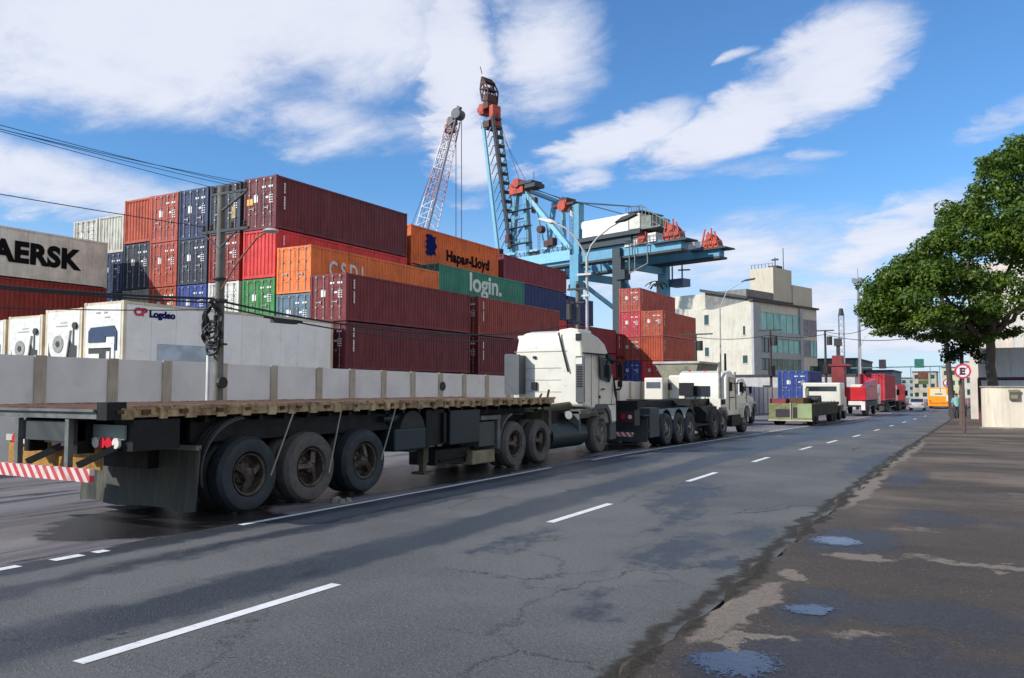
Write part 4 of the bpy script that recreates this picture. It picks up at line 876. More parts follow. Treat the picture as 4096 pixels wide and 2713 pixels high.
for (xx, zz, ww, hh) in ((-12.6, 13.3, .7, 1.2), (-8.2, 13.5, .8, 1.6), (-12.6, 7.5, .8, 1.4), (-8.2, 8.3, .7, 1.4), (-1.3, 11.5, .35, 1.4), (-1.2, 7.0, .8, 1.2), (-8.1, 4.2, .8, 1.2), (-1.0, 3.0, .5, 1.2)):
    b = MB(); b.box(xx - ww / 2, xx + ww / 2, -.06, -.003, zz, zz + hh); wn = b.build('window', M_GLD, bl); 
    f = MB(); f.box(xx - ww / 2 - .1, xx + ww / 2 + .1, -.1, -.003, zz - .16, zz - .06); f.build('sill', M_CR_, wn)
# stair tower
b = MB(); b.box(-5.2, -.9, 9, 15.5, ZT + .3, ZT + 6.7); b.box(-5.0, -.7, 15.5, 22.7, ZT + .3, ZT + 4.2); b.build('stair_tower', M_CRT, bl)
b = MB(); b.box(-3.4, -1.8, 12, 14, ZT + 6.7, ZT + 7.4); b.beam((-2.6, 13, ZT + 7.4), (-2.6, 13, ZT + 8.9), .14); b.box(-3.2, -2.0, 12.9, 13.1, ZT + 8.4, ZT + 8.7); b.build('roof_antenna', M_CD, bl)
b = MB(); b.beam((-1.6, 14, ZT + 6.7), (-1.6, 14, ZT + 10.6), .10); b.build('roof_mast', M_CD, bl)
b = MB(); b.beam((-5.1, 9.2, ZT + 7.4), (-1.0, 9.2, ZT + 7.4), .05)
for i in range(7): b.beam((-5.0 + i * .65, 9.2, ZT + 6.7), (-5.0 + i * .65, 9.2, ZT + 7.4), .07)
b.build('roof_railing', M_CD, bl)
# low neighbour and far street blocks
def block(name, x0, x1, y0, y1, h, m, label, cat='building', rows=2, cols=4, wm=None, face='y'):
    t = thing(name, label, cat, ((x0 + x1) / 2, y0, gz(y0))); W_ = (x1 - x0) / 2
    MB().box(-W_, W_, 0, y1 - y0, -.5, h).build('wall', m, t)
    MB().box(-W_ - .15, W_ + .15, -.15, y1 - y0 + .1, h, h + .3).build('roof', M_RF, t)
    for r_ in range(rows):
        for k in range(cols):
            xc = -W_ + (k + .5) * 2 * W_ / cols; z0 = (r_ + .28) * h / rows
            w_ = MB().box(xc - .5, xc + .5, -.05, -.003, z0, z0 + h / rows * .45).build('window', wm or M_GLD, t)
    return t
block('warehouse', -27.5, -19.5, 160, 185, 8.2, mat('darkgrey_wall', (.10, .12, .12), .8, var=.3), 'dark grey building just right of the cream building', rows=2, cols=3)
block('warehouse', -19.2, -14.5, 170, 190, 6.2, mat('bluegrey_wall', (.14, .19, .23), .8, var=.3), 'low blue-grey building behind the red trucks', rows=2, cols=2)
M_PLW = mat('pale_low_wall', (.46, .45, .44), .8, var=.2)
block('warehouse', -31, -14.6, 118, 128, 4.4, M_PLW, 'pale low building behind the blue container truck', rows=1, cols=5)
for i, (x0, x1, y0, h, rgb, lb) in enumerate(((-17, -11, 260, 7.5, (.42, .38, .30), 'distant beige house at the end of the street, left side'), (-11, -5, 300, 9.5, (.50, .47, .34), 'distant pale yellow house at the end of the street'),
        (-4.6, 2, 290, 11, (.55, .53, .45), 'distant cream block above the yellow bus'), (2.5, 10, 210, 8, (.45, .38, .33), 'distant pinkish house behind the street signs'), (-24, -17.5, 280, 6, (.3, .33, .33), 'distant grey shed at the end of the street'))):
    block('distant_house', x0, x1, y0, y0 + 12, h, mat('far_wall_%s' % 'abcde'[i], rgb, .85, var=.25, scale=.6), lb, rows=3, cols=3)

# ================================================================== RIGHT SIDE
M_CW = mat('cream_stucco', (.62, .545, .43), .9, var=.08, dirt=.2, dirtcol=(.42, .35, .27), scale=.8, streak=True)
M_WW = mat('white_stucco', (.66, .64, .60), .9, var=.06, dirt=.15, dirtcol=(.45, .42, .38), scale=.9, streak=True)
M_DR = mat('dark_red_band', (.10, .03, .035), .7)
lw = thing('boundary_wall', 'low cream wall with a rounded corner at the right edge of the photo', 'wall', (0, 43.3, gz(43.3)))
b = MB(); prof = []
for i in range(9): a = math.pi + (math.pi / 2) * i / 8; prof.append((.9 + .95 * math.cos(a), .95 + .95 * math.sin(a)))
prof = [(-.05, 12)] + prof + [(14, 0), (14, .25), (1, .25), (.2, 1.1), (.2, 12)]
b.prism(prof, -.3, 1.96, 'z'); b.build('wall', M_CW, lw)
b = MB(); b.prism([(p[0] * 1.0 + (-.06 if p[0] < .3 else 0), p[1] - (.06 if p[1] < .2 else 0)) for p in prof], 1.96, 2.02, 'z'); b.build('coping', mat('coping_grey', (.3, .27, .24), .8), lw)
b = MB(); b.box(1.05, 1.42, -.14, -.003, 1.40, 1.86); b.build('meter_box', mat('meter_olive', (.10, .09, .05), .6), lw); b = MB(); b.box(1.02, 1.45, -.16, -.143, 1.74, 1.86); b.box(1.10, 1.37, -.16, -.143, 1.46, 1.62); b.build('meter_cover', mat('meter_cover', (.22, .2, .14), .6), lw)
b = MB(); b.box(-.12, 14, -.35, -.02, -.3, .17); o = b.build('kerb_step', mat('stone_step', (.24, .21, .18), .85, var=.3)); o.location = (0, 43.3, gz(43.3)); struct(o)
ww = thing('garden_wall', 'taller white wall with a dark red line behind the low cream wall', 'wall', (-.15, 50.5, gz(50.5)))
MB().box(0, 14, 0, .3, 0, 4.05).build('wall', M_WW, ww); MB().box(-.03, 14, -.04, -.003, 2.42, 2.58).build('band', M_DR, ww); MB().box(-.05, 14, -.05, .35, 4.05, 4.12).build('coping', M_WW, ww)
MB().box(-.05, .12, -.03, .0 - .003, 0, 2.5).build('band', M_DR, ww)
M_PK = mat('pink_stucco', (.56, .50, .44), .9, var=.12, dirt=.25, dirtcol=(.3, .25, .22), scale=.7, streak=True)
hb = thing('apartment_house', 'pinkish white apartment house with dark balconies behind the tree', 'building', (1.2, 58, gz(58)))
MB().box(-1.9, 14, 6, 20, 0, 10.5).build('wall', M_PK, hb); MB().box(.6, 14, 0, 6, 0, 11.0).build('wall', M_WW, hb)
for z0 in (4.4, 7.4):
    w_ = MB().box(1.9, 3.0, -.05, -.003, z0 + .9, z0 + 2.5).build('window', mat('blue_glass', (.05, .16, .30), .12, spec=.8), hb)
    MB().box(1.8, 1.9, -.08, -.003, z0 + .8, z0 + 2.6).build('frame', M_DKST, w_)
    bb = MB(); bb.box(1.6, 4.2, -1.0, 0, z0 - .1, z0 + .08)
    for k in range(10): bb.beam((1.65 + k * .28, -.95, z0), (1.65 + k * .28, -.95, z0 + .95), .04)
    bb.beam((1.6, -.95, z0 + .95), (4.2, -.95, z0 + .95), .06); bb.build('balcony', M_DR, hb)
for (xx, zz) in ((-1.2, 3.4), (-.6, 6.2), (-1.3, 6.2)): MB().box(xx, xx + .4, 5.94, 5.997, zz, zz + 1.3).build('window', M_GLD, hb)
# street signs
M_SR = mat('sign_red', (.55, .03, .05), .45); M_SW = mat('sign_white', (.72, .66, .68), .5, var=.1); M_SK = mat('sign_black', (.03, .02, .03), .5); M_SBK = mat('sign_post', (.10, .06, .06), .7, var=.3)
def road_sign(name, x, y, h, r, glyph, label):
    t = thing(name, label, 'road sign', (x, y, gz(y)))
    MB().cyl((0, 0, 0), (0, 0, h + r), .045, 10).build('post', M_SBK, t)
    b = MB(); b.lathe([(0, -.060), (r, -.060), (r, -.075), (0, -.075)], (0, 0, h), 'y', 28); b.build('disc', M_SW, t)
    b = MB(); b.lathe([(r * .78, -.082), (r * 1.02, -.082), (r * 1.02, -.055), (r * .78, -.055), (r * .78, -.082)], (0, 0, h), 'y', 28); b.build('ring', M_SR, t)
    b = MB(); b.beam((-r * .56, -.081, h + r * .56), (r * .56, -.081, h - r * .56), r * .17, .01); b.beam((r * .56, -.083, h + r * .56), (-r * .56, -.083, h - r * .56), r * .12, .008); b.build('slash', M_SR, t)
    if glyph == 'turn':
        b = MB(); b.box(-r * .42, -r * .2, -.080, -.0755, h - r * .5, h + r * .30); b.box(-r * .42, r * .3, -.080, -.0755, h + r * .12, h + r * .32); b.prism([(r * .25, h + r * .5), (r * .25, h - r * .06), (r * .6, h + r * .22)], -.080, -.0755, 'y'); b.build('glyph', M_SK, t)
    else: text('E', r * 1.25, (-r * .36, -.078, h - r * .44), RY, M_SK, 'glyph', t, .02)
    return t
s1 = road_sign('prohibition_sign', -.62, 35.9, 2.48, .28, 'E', 'round red-rimmed crossed-out sign on a thin post, nearest the camera on the right')
s2 = road_sign('prohibition_sign', -2.45, 78, 2.75, .38, 'E', 'faded round no-parking sign farther down the pavement beside the leaning pole')
b = MB(); b.box(-.16, .16, -.03, .02, 1.25, 1.75); b.build('plate', M_SW, s2)
def leaning():
    t = thing('utility_pole', 'dark wooden pole leaning to the left, under the tree', 'utility pole', (-1.72, 63.5, gz(63.5)))
    MB().cyl((0, 0, 0), (-.55, 0, 9.2), .20, 12, .13).build('pole', M_WOODP, t)
    b = MB(); b.beam((-1.0, 0, 5.85), (.9, 0, 5.85), .12); b.build('crossarm', M_WOODP, t)
    return t
leaning()
tpole(-.55, 75, 6.8, 'shorter dark pole right behind the leaning wooden pole', 0)['group'] = 'poles under the tree'
cable([(-1.0, 43, 8.2), (-2.2, 63.5, 6.4), (-10.5, 98, 8.3), (-14.2, 92, 7.6)], .03, 'pair of cables crossing the street below the tree', 'cables across the far street', .5)
cable([(-2.2, 63.5, 5.4), (-14.2, 92, 7.3)], .03, 'lower cable crossing the street from the leaning pole', 'cables across the far street', .6)
cable([(-23.2, 76, 6.4), (-18.1, 84, 6.9), (-14.2, 92, 7.3)], .03, 'cables linking the dark poles before the cream building', 'cables across the far street', .3)
# pedestrian post cluster / people far away
def person(x, y, top, bot, label, hgt=1.68, step=.12):
    t = thing('person', label, 'person', (x, y, gz(y) + .10)); s = hgt / 1.7
    skin = mat('skin', (.26, .13, .08), .6); 
    me = bpy.data.meshes.new('body'); bm = bmesh.new()
    J = {'pel': (0, 0, .95), 'sp': (0, 0, 1.18), 'ch': (0, .01, 1.36), 'nk': (0, .01, 1.47), 'hd': (0, -.01, 1.58), 'ht': (0, 0, 1.68), 'sl': (-.18, 0, 1.38), 'el': (-.24, .02, 1.12), 'wl': (-.24, -.08, .90), 'hl': (-.24, -.10, .81), 'sr': (.18, 0, 1.38), 'er': (.24, .02, 1.12), 'wr': (.24, -.06, .90), 'hr': (.24, -.08, .81),
         'hpl': (-.09, 0, .90), 'kl': (-.10, -step, .50), 'al': (-.10, -step * .6, .08), 'tl': (-.10, -step - .12, .03), 'hpr': (.09, 0, .90), 'kr': (.10, step * .3, .50), 'ar': (.10, step * 1.4, .10), 'tr': (.10, step * 1.4 - .15, .03)}
    rad = dict(pel=.135, sp=.115, ch=.14, nk=.05, hd=.085, ht=.055, sl=.06, el=.045, wl=.03, hl=.035, sr=.06, er=.045, wr=.03, hr=.035, hpl=.085, kl=.06, al=.042, tl=.035, hpr=.085, kr=.06, ar=.042, tr=.035)
    ed = [('pel', 'sp'), ('sp', 'ch'), ('ch', 'nk'), ('nk', 'hd'), ('hd', 'ht'), ('ch', 'sl'), ('sl', 'el'), ('el', 'wl'), ('wl', 'hl'), ('ch', 'sr'), ('sr', 'er'), ('er', 'wr'), ('wr', 'hr'), ('pel', 'hpl'), ('hpl', 'kl'), ('kl', 'al'), ('al', 'tl'), ('pel', 'hpr'), ('hpr', 'kr'), ('kr', 'ar'), ('ar', 'tr')]
    V = {k: bm.verts.new(Vector(p) * s) for k, p in J.items()}; bm.verts.index_update()
    for a, c_ in ed: bm.edges.new((V[a], V[c_]))
    order = list(J); bm.to_mesh(me); bm.free(); me.materials.append(skin)
    o = bpy.data.objects.new('body', me); col.objects.link(o); o.parent = t
    sk = o.modifiers.new('skin', 'SKIN'); sk.use_smooth_shade = True
    for i, k in enumerate(order): me.skin_vertices[0].data[i].radius = (rad[k] * s, rad[k] * s); 
    me.skin_vertices[0].data[0].use_root = True
    sub = o.modifiers.new('sub', 'SUBSURF'); sub.levels = 1; sub.render_levels = 1
    b = MB(); b.lathe([(.0, 1.48), (.09, 1.46), (.20, 1.40), (.19, 1.2), (.16, 1.05), (.18, .9), (.17, .86)], (0, 0, 0), 'z', 16); 
    for sg in (-1, 1): b.cyl((sg * .18, 0, 1.40), (sg * .25, .02, 1.12), .075, 10, .06)
    sh = b.build('shirt', top, t, smooth=True); sh.scale = (s, s * .75, s)
    b = MB()
    b.cyl((-.09, 0, .95), (-.10, -step, .50), .115, 10, .08); b.cyl((-.10, -step, .50), (-.10, -step * .6, .10), .08, 10, .06); b.cyl((.09, 0, .95), (.10, step * .3, .50), .115, 10, .08); b.cyl((.10, step * .3, .5), (.10, step * 1.4, .12), .08, 10, .06); b.build('trousers', bot, t, smooth=True).scale = (s, s, s)
    b = MB(); b.lathe([(0, 1.725), (.06, 1.715), (.098, 1.66), (.10, 1.60), (.06, 1.57)], (0, .012, 0), 'z', 14); b.build('hair', mat('hair_black', (.01, .008, .008), .7), t, smooth=True).scale = (s, s, s)
    return t
person(-1.45, 60.5, mat('shirt_teal', (.20, .42, .40), .8), mat('trousers_dark', (.03, .03, .04), .8), 'person in a pale teal shirt walking on the far pavement beside the leaning pole')
person(-1.15, 66.0, mat('shirt_pink', (.45, .22, .30), .8), mat('trousers_dark', (.03, .03, .04), .8), 'person in a pink shirt just behind the one in teal on the far pavement')
# traffic light gantry
tg = thing('traffic_signal_gantry', 'thin green beam across the far end of the street carrying traffic signals', 'traffic signals', (-11.3, 100, gz(100)))
M_TG = mat('gantry_teal', (.09, .20, .20), .5)
b = MB(); b.cyl((8.4, 0, 0), (8.4, 0, 5.2), .11, 10); b.beam((-1.5, 0, 4.85), (8.4, 0, 4.95), .12); b.beam((4.6, 0, 4.9), (4.6, 0, 3.2), .07); b.beam((6.5, 0, 4.9), (6.5, 0, 2.6), .07); b.beam((7.4, 0, 4.9), (7.4, 0, 2.2), .07); b.build('beam', M_TG, tg)
b = MB(); b.box(1.45, 2.15, -.25, .2, 4.75, 5.75); b.build('signal_head', M_SK, tg, bevel=.03)
b = MB(); b.box(5.0, 5.9, -.25, .2, 4.8, 5.75); b.build('signal_head', mat('signal_green_back', (.02, .16, .12), .5), tg, bevel=.03)
b = MB(); b.box(5.3, 6.3, -.1, .05, 3.5, 4.4); b.build('direction_board', mat('board_brown', (.14, .05, .02), .6, var=.5, scale=3), tg)
b = MB(); b.box(5.3, 6.3, -.1, .05, 3.0, 3.45); b.build('direction_board', mat('board_green', (.05, .09, .02), .6), tg)

# ================================================================== TREES
M_BARK = mat('bark', (.115, .085, .065), .9, var=.3, scale=3, bump=.4)
def leafmat(name, rgb, v=.35):
    m = bpy.data.materials.new(name); m.use_nodes = True; t = NT(m.node_tree); b = t.n['Principled BSDF']
    pos = t.node('ShaderNodeNewGeometry').outputs['Position']; n = t.noise(pos, .8, 3, .6); n2 = t.noise(pos, 9, 2, .6)
    dk = tuple(c_ * (1 - v) for c_ in rgb); c1 = t.mix(t.step(n, .35, .65), dk, (rgb[0] * 1.55, rgb[1] * 1.22, rgb[2] * .85)); c1 = t.mix(t.m('MULTIPLY', t.step(n2, .3, .7), .5), c1, tuple(c_ * .55 for c_ in rgb))
    t.put(b.inputs['Base Color'], c1); b.inputs['Roughness'].default_value = .48; b.inputs['Specular IOR Level'].default_value = .35
    tr = t.node('ShaderNodeBsdfTranslucent'); t.put(tr.inputs['Color'], (rgb[0] * 1.6, rgb[1] * 1.7, rgb[2] * .6, 1)); ms = t.node('ShaderNodeMixShader'); ms.inputs[0].default_value = .22
    t.l.new(b.outputs[0], ms.inputs[1]); t.l.new(tr.outputs[0], ms.inputs[2]); t.l.new(ms.outputs[0], t.n['Material Output'].inputs[0]); return m
M_LEAF = leafmat('tree_leaves', (.070, .135, .016)); M_LEAF2 = leafmat('ivy_leaves', (.022, .048, .014))
def leaves(clumps, per, size, seed, hollow=.45):
    rnd = random.Random(seed); V = []; F = []
    for (cx, cy, cz_, rx, ry, rz, n_) in clumps:
        for _ in range(int(per * n_)):
            while True:
                d = Vector((rnd.gauss(0, 1), rnd.gauss(0, 1), rnd.gauss(0, 1)))
                if d.length > .01: break
            d.normalize(); rr = hollow + (1.06 - hollow) * rnd.random() ** .55
            p = Vector((cx + d.x * rx * rr, cy + d.y * ry * rr, cz_ + d.z * rz * rr))
            nrm = (d * .9 + Vector((rnd.uniform(-1, 1), rnd.uniform(-1, 1), rnd.uniform(-.2, 1.2)))).normalized()
            u = nrm.cross(Vector((rnd.uniform(-1, 1), rnd.uniform(-1, 1), rnd.uniform(-1, 1)))).normalized(); v = nrm.cross(u)
            s_ = size * rnd.uniform(.45, 1.55); i = len(V)
            V += [p - u * s_, p + v * s_ * .5, p + u * s_, p - v * s_ * .5]; F.append((i, i + 1, i + 2, i + 3))
    me = bpy.data.meshes.new('crown'); me.from_pydata([tuple(v) for v in V], [], F); return me
def limb(b, p0, p1, r0, r1, rnd, n=5, wob=.25):
    prev = Vector(p0); r = r0
    for i in range(1, n + 1):
        t = i / n; q = Vector(p0).lerp(Vector(p1), t) + Vector((rnd.uniform(-wob, wob), rnd.uniform(-wob, wob), 0)) * (1 if i < n else 0); r2 = r0 + (r1 - r0) * t
        b.cyl(prev, q, r, 9, r2, cap=False); prev = q; r = r2
TX, TY = .50, 47.6
tr = thing('street_tree', 'large dense green tree with a bare trunk at the right edge of the photo', 'tree', (TX, TY, gz(TY)), sc=(.77, .77, .74))
rnd = random.Random(5); b = MB()
limb(b, (0, 0, 0), (-.15, 0, 6.3), .36, .26, rnd, 6, .06)
for (ex, ey, ez) in ((-5.2, 0, 8.0), (-3.2, -2, 9.8), (-1.5, 1.5, 12.5), (1.5, -1, 13.5), (4.2, 0, 11), (3.5, 3, 9), (-2.6, 3, 7.6), (.8, -3, 10)): limb(b, (-.15, 0, 5.6 + rnd.random()), (ex, ey, ez), .20, .06, rnd, 6, .3)
b.build('trunk', M_BARK, tr, smooth=True)
cl = []
# crown shell made of many leaf clumps filling a stepped dome
def dome_top(x):   # outline of the crown seen from the street
    pts = [(-7.6, 6.6), (-7.0, 9.2), (-6.2, 9.6), (-4.9, 10.9), (-3.4, 11.6), (-2.4, 13.7), (-1.1, 14.5), (.0, 16.8), (1.6, 18.2), (4, 18.5), (7, 16), (10, 14), (11, 7)]
    for (a, za), (c_, zb) in zip(pts[:-1], pts[1:]):
        if a <= x <= c_: return za + (zb - za) * (x - a) / (c_ - a)
    return 6
def dome_bot(x):
    pts = [(-7.6, 5.7), (-6, 5.6), (-4.5, 5.2), (-3.6, 5.0), (-2, 5.2), (-.8, 4.6), (.5, 5.2), (3, 5.6), (9.6, 6)]
    for (a, za), (c_, zb) in zip(pts[:-1], pts[1:]):
        if a <= x <= c_: return za + (zb - za) * (x - a) / (c_ - a)
    return 5
for i in range(330):
    x = rnd.uniform(-7.1, 9.6); zt, zb = dome_top(x), dome_bot(x); r = rnd.uniform(.55, 1.05)
    q = rnd.random(); z = zb + r * .6 + (zt - zb - r * 1.3) * (q ** .8)
    half = 6.3 * math.sqrt(max(.05, 1 - ((x - .9) / 9.0) ** 2)) * math.sqrt(max(.1, 1 - ((z - 9) / 11) ** 2)); y = rnd.uniform(-half, half) * (1 if rnd.random() < .5 else .95)
    if rnd.random() < .55: y = -half * rnd.uniform(.55, 1.0)
    cl.append((x, y, z, r * 1.15, r * 1.1, r * .72, r * r))
for i in range(46):
    x = -7.3 + 11 * i / 45 ; r = rnd.uniform(.4, .72); cl.append((x, rnd.uniform(-2.5, 1.5), dome_top(x) - r * .75, r, r, r * .75, r * r * 1.1))
for i in range(22):
    x = -7.0 + 8.5 * i / 21; r = rnd.uniform(.35, .6); cl.append((x, rnd.uniform(-3, 2), dome_bot(x) + r * .4, r, r, r * .7, r * r))
me = leaves(cl, 420, .125, 11, .2); me.materials.append(M_LEAF); co = bpy.data.objects.new('crown', me); col.objects.link(co); co.parent = tr; co.location = (0, 0, .95)
iv = thing('hanging_ivy', 'dark curtain of creeper hanging between the poles and the tree trunk', 'creeper', (-.95, 48.5, gz(48.5)))
cl = [(rnd.uniform(-.9, 1.1), rnd.uniform(-.4, .4), 3.6 + .28 * i, .42, .4, .38, .22) for i in range(10) for _ in range(3)]
me = leaves(cl, 420, .10, 12, .2); me.materials.append(M_LEAF2); co = bpy.data.objects.new('foliage', me); col.objects.link(co); co.parent = iv
MB().cyl((0, 0, 0), (.1, 0, 4.2), .14, 8, .08).build('stem', M_BARK, iv)
# palm-like tree top behind the container stack
pm = thing('palm_tree', 'small dark palm top just above the separate high container stack', 'tree', (-53.1, 150, 0), sc=(1.17, 1.17, 1.17))
b = MB(); b.cyl((0, 0, 0), (0, 0, 18.2), .25, 8, .18); b.build('trunk', M_BARK, pm)
b = MB()
for k in range(11):
    a = 2 * math.pi * k / 11 + .3; L_ = 1.5 + .3 * (k % 3)
    pts = [(L_ * t * math.cos(a), L_ * t * math.sin(a), 18.2 + .9 * t - 1.5 * t * t + (.4 if k % 2 else 0)) for t in (0, .25, .5, .75, 1)]
    for p0, p1 in zip(pts[:-1], pts[1:]): b.beam(p0, p1, .32, .05)
b.build('fronds', M_LEAF2, pm)

# ================================================================== VEHICLES
M_TYRE = mat('tyre_rubber', (.024, .026, .029), .75, var=.35, dirt=.35, dirtcol=(.085, .078, .07), scale=5)
M_TYREB = mat('tyre_rubber_bluish', (.020, .030, .038), .65, var=.25, dirt=.2, dirtcol=(.07, .07, .07), scale=4)
M_TYREG = mat('tyre_rubber_dusty', (.095, .09, .086), .8, var=.25, dirt=.3, dirtcol=(.05, .045, .04), scale=4)
M_RIM = mat('rim_brown', (.10, .085, .07), .6, metal=.3, var=.4, dirt=.5, dirtcol=(.02, .015, .01), scale=9)
M_RIMG = mat('rim_grey', (.22, .21, .19), .5, metal=.4, var=.3, dirt=.3, dirtcol=(.05, .045, .04), scale=7)
M_BLK = mat('chassis_black', (.008, .009, .010), .6, var=.4, spec=.3, dirt=.3, dirtcol=(.032, .026, .022), scale=3)
M_TEAL = mat('tank_teal', (.010, .024, .028), .45, var=.3)
M_OLV = mat('chassis_olive', (.085, .080, .050), .75, var=.35, dirt=.4, dirtcol=(.035, .025, .018), scale=4)
M_DECK = mat('deck_rusty_cream', (.42, .32, .18), .8, var=.45, dirt=.62, dirtcol=(.13, .045, .02), scale=3.2)
M_DECKD = mat('deck_rust', (.11, .045, .022), .85, var=.4, scale=5)
M_GREYM = mat('old_grey_metal', (.14, .15, .145), .6, metal=.2, var=.3, dirt=.3, dirtcol=(.05, .045, .04), scale=4)
M_CAB = mat('cab_white', (.68, .65, .56), .35, var=.06, dirt=.22, dirtcol=(.44, .40, .32), scale=2.2, coat=.15)
M_PLG = mat('plastic_grey', (.075, .082, .090), .55, var=.2); M_GLASS = mat('vehicle_glass', (.02, .028, .034), .08, spec=.9, var=.2)
M_LR_ = mat('lamp_red', (.50, .02, .035), .25, var=.2); M_LW_ = mat('lamp_clear', (.66, .62, .58), .25, var=.1); M_YEL = mat('yellow_panel', (.40, .20, .03), .6, var=.3, dirt=.5, dirtcol=(.16, .07, .02), scale=5)
M_FLAP = mat('mudflap', (.030, .034, .030), .6, var=.35, dirt=.6, dirtcol=(.10, .10, .06), scale=1.6, streak=True)
M_ROPE = mat('rope', (.32, .30, .26), .8); M_PLATE = mat('plate_pink', (.62, .40, .32), .5, var=.2)
def hazard_mat():
    m = bpy.data.materials.new('hazard_stripes'); m.use_nodes = True; t = NT(m.node_tree); b = t.n['Principled BSDF']
    pos = t.node('ShaderNodeTexCoord').outputs['Object']; x, y, z = t.sep(pos)
    f = t.m('FRACT', t.m('MULTIPLY', t.m('ADD', x, t.m('MULTIPLY', z, .8)), 6.5)); s = t.step(f, .48, .53)
    c = t.mix(s, (.50, .05, .06), (.66, .56, .52)); n = t.noise(pos, 9, 5, .6); c = t.mix(t.m('MULTIPLY', t.step(n, .5, .7), .5), c, (.35, .18, .14))
    t.put(b.inputs['Base Color'], c); b.inputs['Roughness'].default_value = .5; return m
M_HAZ = hazard_mat()
WC = {}
def wheel(parent, x, y, r, wd, tm, rm_, z=None, out=1, dual=False, nm='wheel'):
    """wheel = rim and hub (part) with its tyre (sub-part); out=+1 faces +x"""
    key = (round(r, 3), wd, dual)
    if key not in WC:
        b = MB(); R = r * .56
        dish = .16 if dual else .05
        b.lathe([(R, 0), (R * .97, -.015), (R * .90, -.02), (R * .86, -dish), (R * .55, -dish - .01), (R * .50, -dish + .03), (R * .34, -dish + .05), (R * .30, -.02), (R * .22, .0), (0, .01)], (0, 0, 0), 'x', 28)
        for k in range(8):
            a = 2 * math.pi * k / 8; b.cyl((-dish - .01, R * .42 * math.cos(a), R * .42 * math.sin(a)), (-dish + .06, R * .42 * math.cos(a), R * .42 * math.sin(a)), .018, 6)
        for k in range(3):
            a = 2 * math.pi * k / 3; b2 = (math.cos(a), math.sin(a)); b.beam((-.02, R * .15 * b2[0], R * .15 * b2[1]), (-dish * .6, R * .84 * b2[0], R * .84 * b2[1]), R * .30, .07)
        rim = b.build('wheel', M_RIM, None, smooth=True)
        t = MB(); sh = .035
        prof = [(R, -wd), (R * 1.02, -.02), (R * 1.08, .005), (r * .80, .022), (r * .92, .010), (r * .975, -sh), (r, -sh - .02)]
        t.lathe(prof, (0, 0, 0), 'x', 48)
        # tread with grooves
        g = [(r, -sh - .02)]; xx = -sh - .02; n_ = 4
        for k in range(n_):
            w_ = (wd - 2 * sh - .04) / n_; g += [(r, xx - w_ * .72), (r * .972, xx - w_ * .76), (r * .972, xx - w_ * .96), (r, xx - w_)]; xx -= w_
        g += [(r * .97, -wd + sh * .4), (r * .85, -wd), (R, -wd)]
        t.lathe(g, (0, 0, 0), 'x', 48)
        if dual: t.lathe([(R, -wd - .04), (r * .85, -wd - .04), (r * .97, -wd - .07), (r, -wd - .10), (r, -2 * wd + .03), (r * .9, -2 * wd), (R, -2 * wd)], (0, 0, 0), 'x', 40)
        ty = t.build('tyre', M_TYRE, rim, smooth=True); col.objects.unlink(rim); col.objects.unlink(ty); WC[key] = (rim, ty)
    rim, ty = WC[key]
    o = rim.copy(); o.name = nm; col.objects.link(o); o.parent = parent; o.location = (x, y, r if z is None else z); o.rotation_euler = (random.uniform(0, 6.28), 0, 0 if out > 0 else math.pi)
    u = ty.copy(); col.objects.link(u); u.parent = o
    o.material_slots[0].link = 'OBJECT'; o.material_slots[0].material = rm_; u.material_slots[0].link = 'OBJECT'; u.material_slots[0].material = tm
    return o
# ---------------- flatbed truck in front
OX, OY = -9.75, 5.87
ft = thing('flatbed_truck', 'empty flatbed truck with rusty deck and white sleeper cab, nearest the camera', 'truck', (OX, OY, 0))
O3 = (OX, OY, 0)
XR, XL = -8.5, -11.0
def A(): return MB(O3)
# deck
b = A(); b.box(XL + .05, XR - .05, OY + .02, 16.9, 1.385, 1.43)
b.build('deck', M_DECKD, ft)
for xs in (XR, XL):
    b = A(); s = 1 if xs == XR else -1
    b.box(min(xs, xs - s * .05), max(xs, xs - s * .05), OY, 17.0, 1.31, 1.445)
    y = OY + .15; i = 0
    rs = random.Random(2)
    while y < 16.8:
        w_ = rs.uniform(.10, .16); b.box(min(xs, xs + s * .035), max(xs, xs + s * .035), y, y + w_, 1.29, 1.42); 
        b.box(min(xs - s * .02, xs + s * .012), max(xs - s * .02, xs + s * .012), y + w_ + .05, y + w_ + .25, 1.40, 1.448); y += rs.uniform(.36, .52)
    b.build('side_rail', M_DECK, ft)
b = A(); rs = random.Random(9); y = OY + .1
while y < 16.7:
    w_ = rs.uniform(.05, .11); b.box(XR - .005, XR + .041, y, y + w_, 1.345 + rs.uniform(0, .03), 1.40); y += rs.uniform(.25, .8)
b.build('stake_pocket', M_DECKD, ft)
b = A(); b.box(XR - .9, XR + .01, OY - .02, OY + .16, 1.27, 1.49); b.build('corner_casting', M_BLK, ft) if False else None
b = A(); b.box(XR - .16, XR + .02, OY - .025, OY + .22, 1.29, 1.49); b.build('corner_post', M_BLK, ft)
b = A(); b.box(XL, XR - .17, OY - .02, OY + .10, 1.30, 1.40); b.box(XL, XR - .17, OY - .06, OY - .02, 1.38, 1.41); b.build('rear_beam', M_GREYM, ft)
